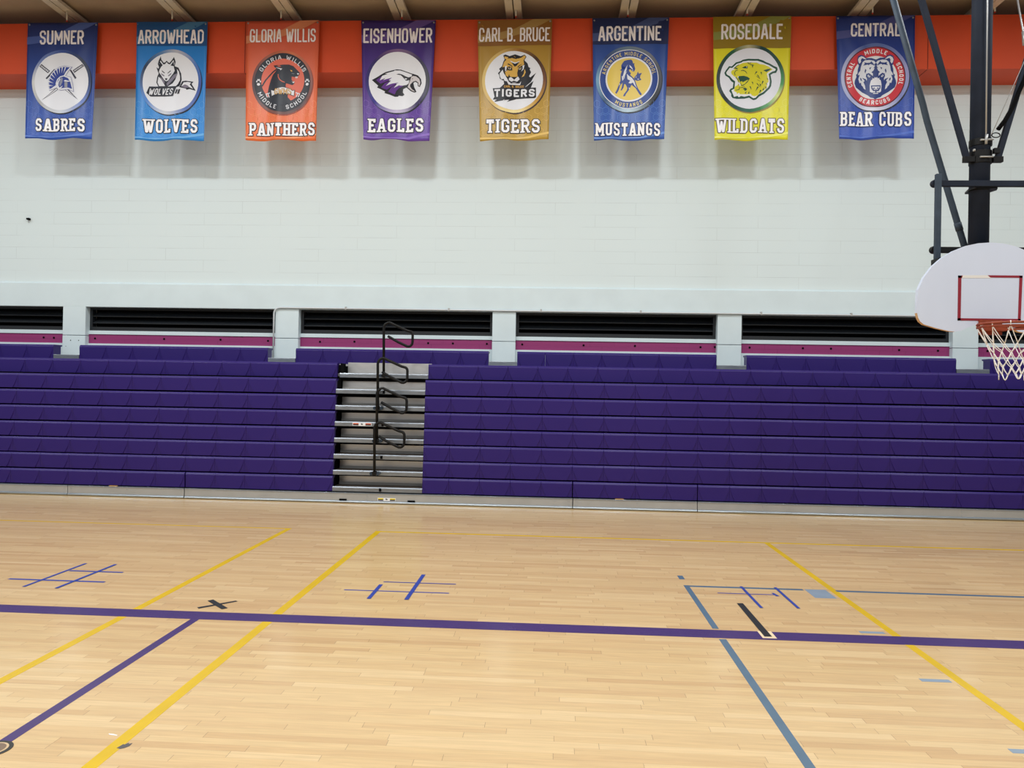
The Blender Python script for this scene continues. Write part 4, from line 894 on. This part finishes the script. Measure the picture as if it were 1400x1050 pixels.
it.append((arcword('ARGENTINE MIDDLE SCHOOL', cx, cz, .392, 169, 11, .056, .0085, wk=.85), (222, 206, 140), 4)); it.append((arcword('MUSTANGS', cx, cz, .400, 240, 301, .060, .0105, True, .85), (222, 206, 140), 4))
B.art('horse_emblem', it)
# 7 --- yellow, wildcat
B = Banner(BN[6], 'bright yellow banner with green wildcat head emblem, lettered WILDCATS', (214, 204, 20), (224, 222, 40), 7)
B.header(.258, (140, 116, 22), (134, 140, 70), (236, 236, 110)); B.team('ROSEDALE', (2.47, 7.051, 3.387, 7.285), 'WILDCATS', (2.42, 5.632, 3.43, 5.847), outline=(70, 56, 40))
B.disc(2.916, 6.459, .453, .458, (222, 226, 238), [(0, (18, 50, 50)), (.12, (12, 34, 46)), (.25, (30, 100, 80)), (.34, (70, 150, 80)), (.41, (214, 226, 150)), (.47, (70, 150, 80)), (.58, (16, 70, 56)), (.7, (12, 60, 60)), (.76, (180, 176, 140)), (.84, (30, 90, 60)), (.93, (14, 50, 50))], 1.115, (150, 130, 60))
T = B.units((512, 517, 437, 432)); GN = (20, 74, 58); YE = (214, 208, 40)
it = [([T([(135, 440), (155, 405), (200, 345), (240, 348), (300, 290), (370, 270), (400, 250), (480, 235), (620, 242), (690, 268), (730, 290), (790, 310), (850, 342), (895, 360), (902, 395), (880, 440), (840, 445), (800, 470), (820, 560), (812, 630), (790, 668), (710, 745), (640, 782), (600, 822), (560, 830), (500, 792), (430, 808), (320, 812), (260, 800), (240, 775), (238, 740), (208, 700), (225, 670), (260, 655), (268, 580), (235, 560), (200, 510), (150, 480)])], GN, 3.2),
      ([T([(160, 440), (175, 415), (212, 368), (248, 370), (310, 312), (380, 290), (400, 275), (480, 262), (610, 268), (690, 300), (720, 315), (780, 335), (840, 368), (872, 384), (874, 400), (860, 415), (830, 420), (772, 458), (792, 560), (785, 620), (768, 650), (690, 725), (630, 755), (590, 798), (560, 804), (500, 762), (430, 780), (380, 770), (350, 790), (330, 768), (280, 785), (270, 760), (240, 690), (285, 665), (292, 560), (255, 535), (215, 490), (170, 465)])], (230, 234, 240), 3.8),
      ([T([(230, 430), (245, 405), (285, 395), (270, 380), (320, 335), (400, 298), (480, 286), (600, 296), (640, 318), (710, 330), (770, 355), (830, 392), (760, 438), (745, 460), (768, 540), (772, 570), (745, 600), (752, 655), (680, 718), (650, 745), (655, 700), (620, 765), (575, 776), (535, 760), (525, 738), (460, 745), (370, 745), (350, 725), (320, 745), (318, 720), (278, 700), (290, 640), (330, 615), (345, 590), (320, 540), (300, 500), (275, 490), (240, 460)])], YE, 4.4),
      ([T([(325, 488), (420, 482), (470, 495), (505, 520), (470, 575), (420, 618), (385, 630), (372, 590), (350, 540)]), T([(693, 410), (760, 388), (812, 383), (775, 412), (738, 432)]), T([(388, 366), (430, 345), (472, 342), (468, 376), (420, 374)]), T([(280, 366), (330, 372), (318, 388), (295, 384)]), T([(400, 668), (440, 650), (470, 670), (455, 690), (428, 700), (430, 680)])], GN, 5),
      ([T([(365, 570), (392, 558), (402, 575), (470, 540), (480, 545), (430, 600), (390, 618)])], YE, 5.6), ([T([(452, 348), (462, 348), (460, 362), (450, 362)]), T([(325, 490), (345, 488), (332, 520)]), T([(340, 580), (352, 575), (375, 622), (355, 628)])], WHT, 5.8)]
for q in (((292, 478), (280, 440), (300, 408), (330, 400)), ((375, 410), (405, 402), (440, 418), (462, 450)), ((300, 505), (335, 540), (350, 590), (345, 620)), ((360, 640), (350, 680), (300, 690)), ((370, 655), (430, 640)), ((470, 290), (490, 310), (520, 296)), ((500, 320), (560, 330)), ((270, 380), (320, 335), (345, 325))):
    it.append((stroke([T([z_])[0] for z_ in q], .009), GN, 5.4))
for x, y_, dx, dy in ((600, 420, -30, 50), (660, 430, 10, 50), (610, 470, 40, 60), (600, 490, 60, 50), (610, 540, 55, 35), (605, 590, 50, 70), (620, 640, -35, 70), (510, 630, 20, 55), (540, 565, 12, 45), (650, 600, 10, 50), (690, 690, 20, -40), (735, 590, 20, 30), (725, 640, 15, 40), (540, 330, 0, 40), (750, 520, 22, 30), (690, 560, -20, 60), (440, 730, 20, -30), (490, 735, 10, -40), (660, 690, -25, 60)):
    it.append(([T([(x-9, y_), (x+11, y_+6), (x+dx, y_+dy)])], GN, 5.4))
B.art('wildcat_emblem', it)
# 8 --- blue, bear
B = Banner(BN[7], 'dark blue banner with bear head in red ring, lettered BEAR CUBS', (20, 44, 116), (44, 78, 176), 8)
B.header(0, None, (70, 76, 140), (70, 104, 196)); B.team('CENTRAL', (4.392, 7.081, 5.121, 7.28), 'BEAR CUBS', (4.262, 5.73, 5.29, 5.942), outline=(22, 34, 84))
B.disc(4.757, 6.47, .448, .457, (196, 44, 58), [(0, (170, 176, 214)), (.12, (150, 160, 206)), (.25, (214, 218, 236)), (.4, (120, 130, 190)), (.55, (150, 152, 200)), (.7, (90, 110, 170)), (.8, (60, 84, 150)), (.9, (160, 166, 206))], 1.115)
T = B.units((525, 530, 440, 435)); NB = (34, 56, 124); cx, cz = B.c
it = [(stroke(ell(cx, cz, .442, .450, 60)+[ell(cx, cz, .442, .450, 60)[0]], .012), (24, 22, 36), 3), ([ell(cx, cz-.012, .333, .326)], (220, 222, 226), 3)]
L_ = [(535, 283), (470, 258), (400, 256), (370, 228), (320, 212), (280, 230), (265, 275), (280, 350), (292, 365), (275, 420), (272, 480), (250, 500), (258, 530), (235, 580), (230, 625), (250, 680), (340, 745), (430, 795), (460, 825), (500, 835), (525, 855)]
it.append(([T(L_+[(1062-x, y_) for x, y_ in L_[::-1][1:-1]])], NB, 3.6))
def both(p): return [T(p), T([(1062-x, y_) for x, y_ in p])]
it.append((both([(275, 282), (290, 250), (325, 230), (360, 240), (402, 276), (372, 272), (335, 258), (318, 285), (322, 312), (300, 340), (285, 320)]), (216, 218, 226), 4.2))
it.append((both([(531, 330), (505, 300), (440, 285), (380, 288), (345, 315), (322, 380), (312, 440), (290, 470), (275, 505), (305, 500), (285, 560), (305, 620), (325, 610), (335, 650), (355, 665), (365, 690), (395, 712), (385, 650), (362, 600), (378, 590), (372, 570), (345, 540), (395, 560), (408, 582), (412, 555), (395, 520), (400, 490), (430, 472), (470, 500), (492, 520), (490, 480), (470, 465), (500, 440), (515, 400), (495, 410), (520, 375), (508, 350)]), (214, 218, 228), 4.2))
it.append((both([(355, 365), (375, 340), (370, 318), (410, 328), (450, 325), (470, 305), (500, 345), (515, 375), (480, 355), (455, 345), (430, 362), (420, 352)]), NB, 4.8))
it.append((both([(385, 410), (402, 430), (385, 480), (375, 450)])+both([(395, 485), (440, 475), (480, 512), (440, 505), (415, 500)])+both([(310, 540), (330, 550), (340, 590), (318, 575)])+both([(440, 400), (470, 390), (450, 430)])+both([(345, 545), (400, 560), (380, 580)]), NB, 4.8))
it.append((both([(418, 505), (432, 500), (455, 520), (448, 538), (425, 528)]), (220, 224, 234), 5.2))
it.append((both([(432, 508), (446, 514), (440, 528), (430, 522)]), NB, 5.6))
it.append(([T([(470, 578), (488, 565), (482, 550), (510, 558), (518, 535), (533, 550), (550, 533), (558, 556), (588, 548), (578, 565), (604, 582), (616, 640), (612, 740), (592, 757), (478, 757), (452, 742), (450, 650), (460, 600)])], (220, 222, 232), 4.6))
it.append(([T([(466, 655), (604, 655), (600, 700), (572, 738), (500, 738), (474, 705)]), T([(526, 735), (544, 735), (544, 772), (526, 772)])], NB, 5.2)); it.append(([T([(482, 672), (590, 672), (578, 704), (552, 722), (518, 722), (494, 704)]), T([(494, 766), (570, 766), (566, 778), (498, 778)])], (220, 222, 232), 5.8)); it.append(([T(ell(508, 698, 13, 10, 10)), T(ell(562, 698, 13, 10, 10)), T([(532, 705), (540, 705), (540, 722), (532, 722)])], NB, 6.2))
for tx, a0, a1, inn in (('MIDDLE', 114, 64, False), ('CENTRAL', 204, 146, False), ('SCHOOL', 33, -17, False), ('BEARCUBS', 236, 304, True)):
    it.append((arcword(tx, cx, cz, .388, a0, a1, .064, .0125, inn, .88), (234, 228, 232), 3.8))
B.art('bear_emblem', it)
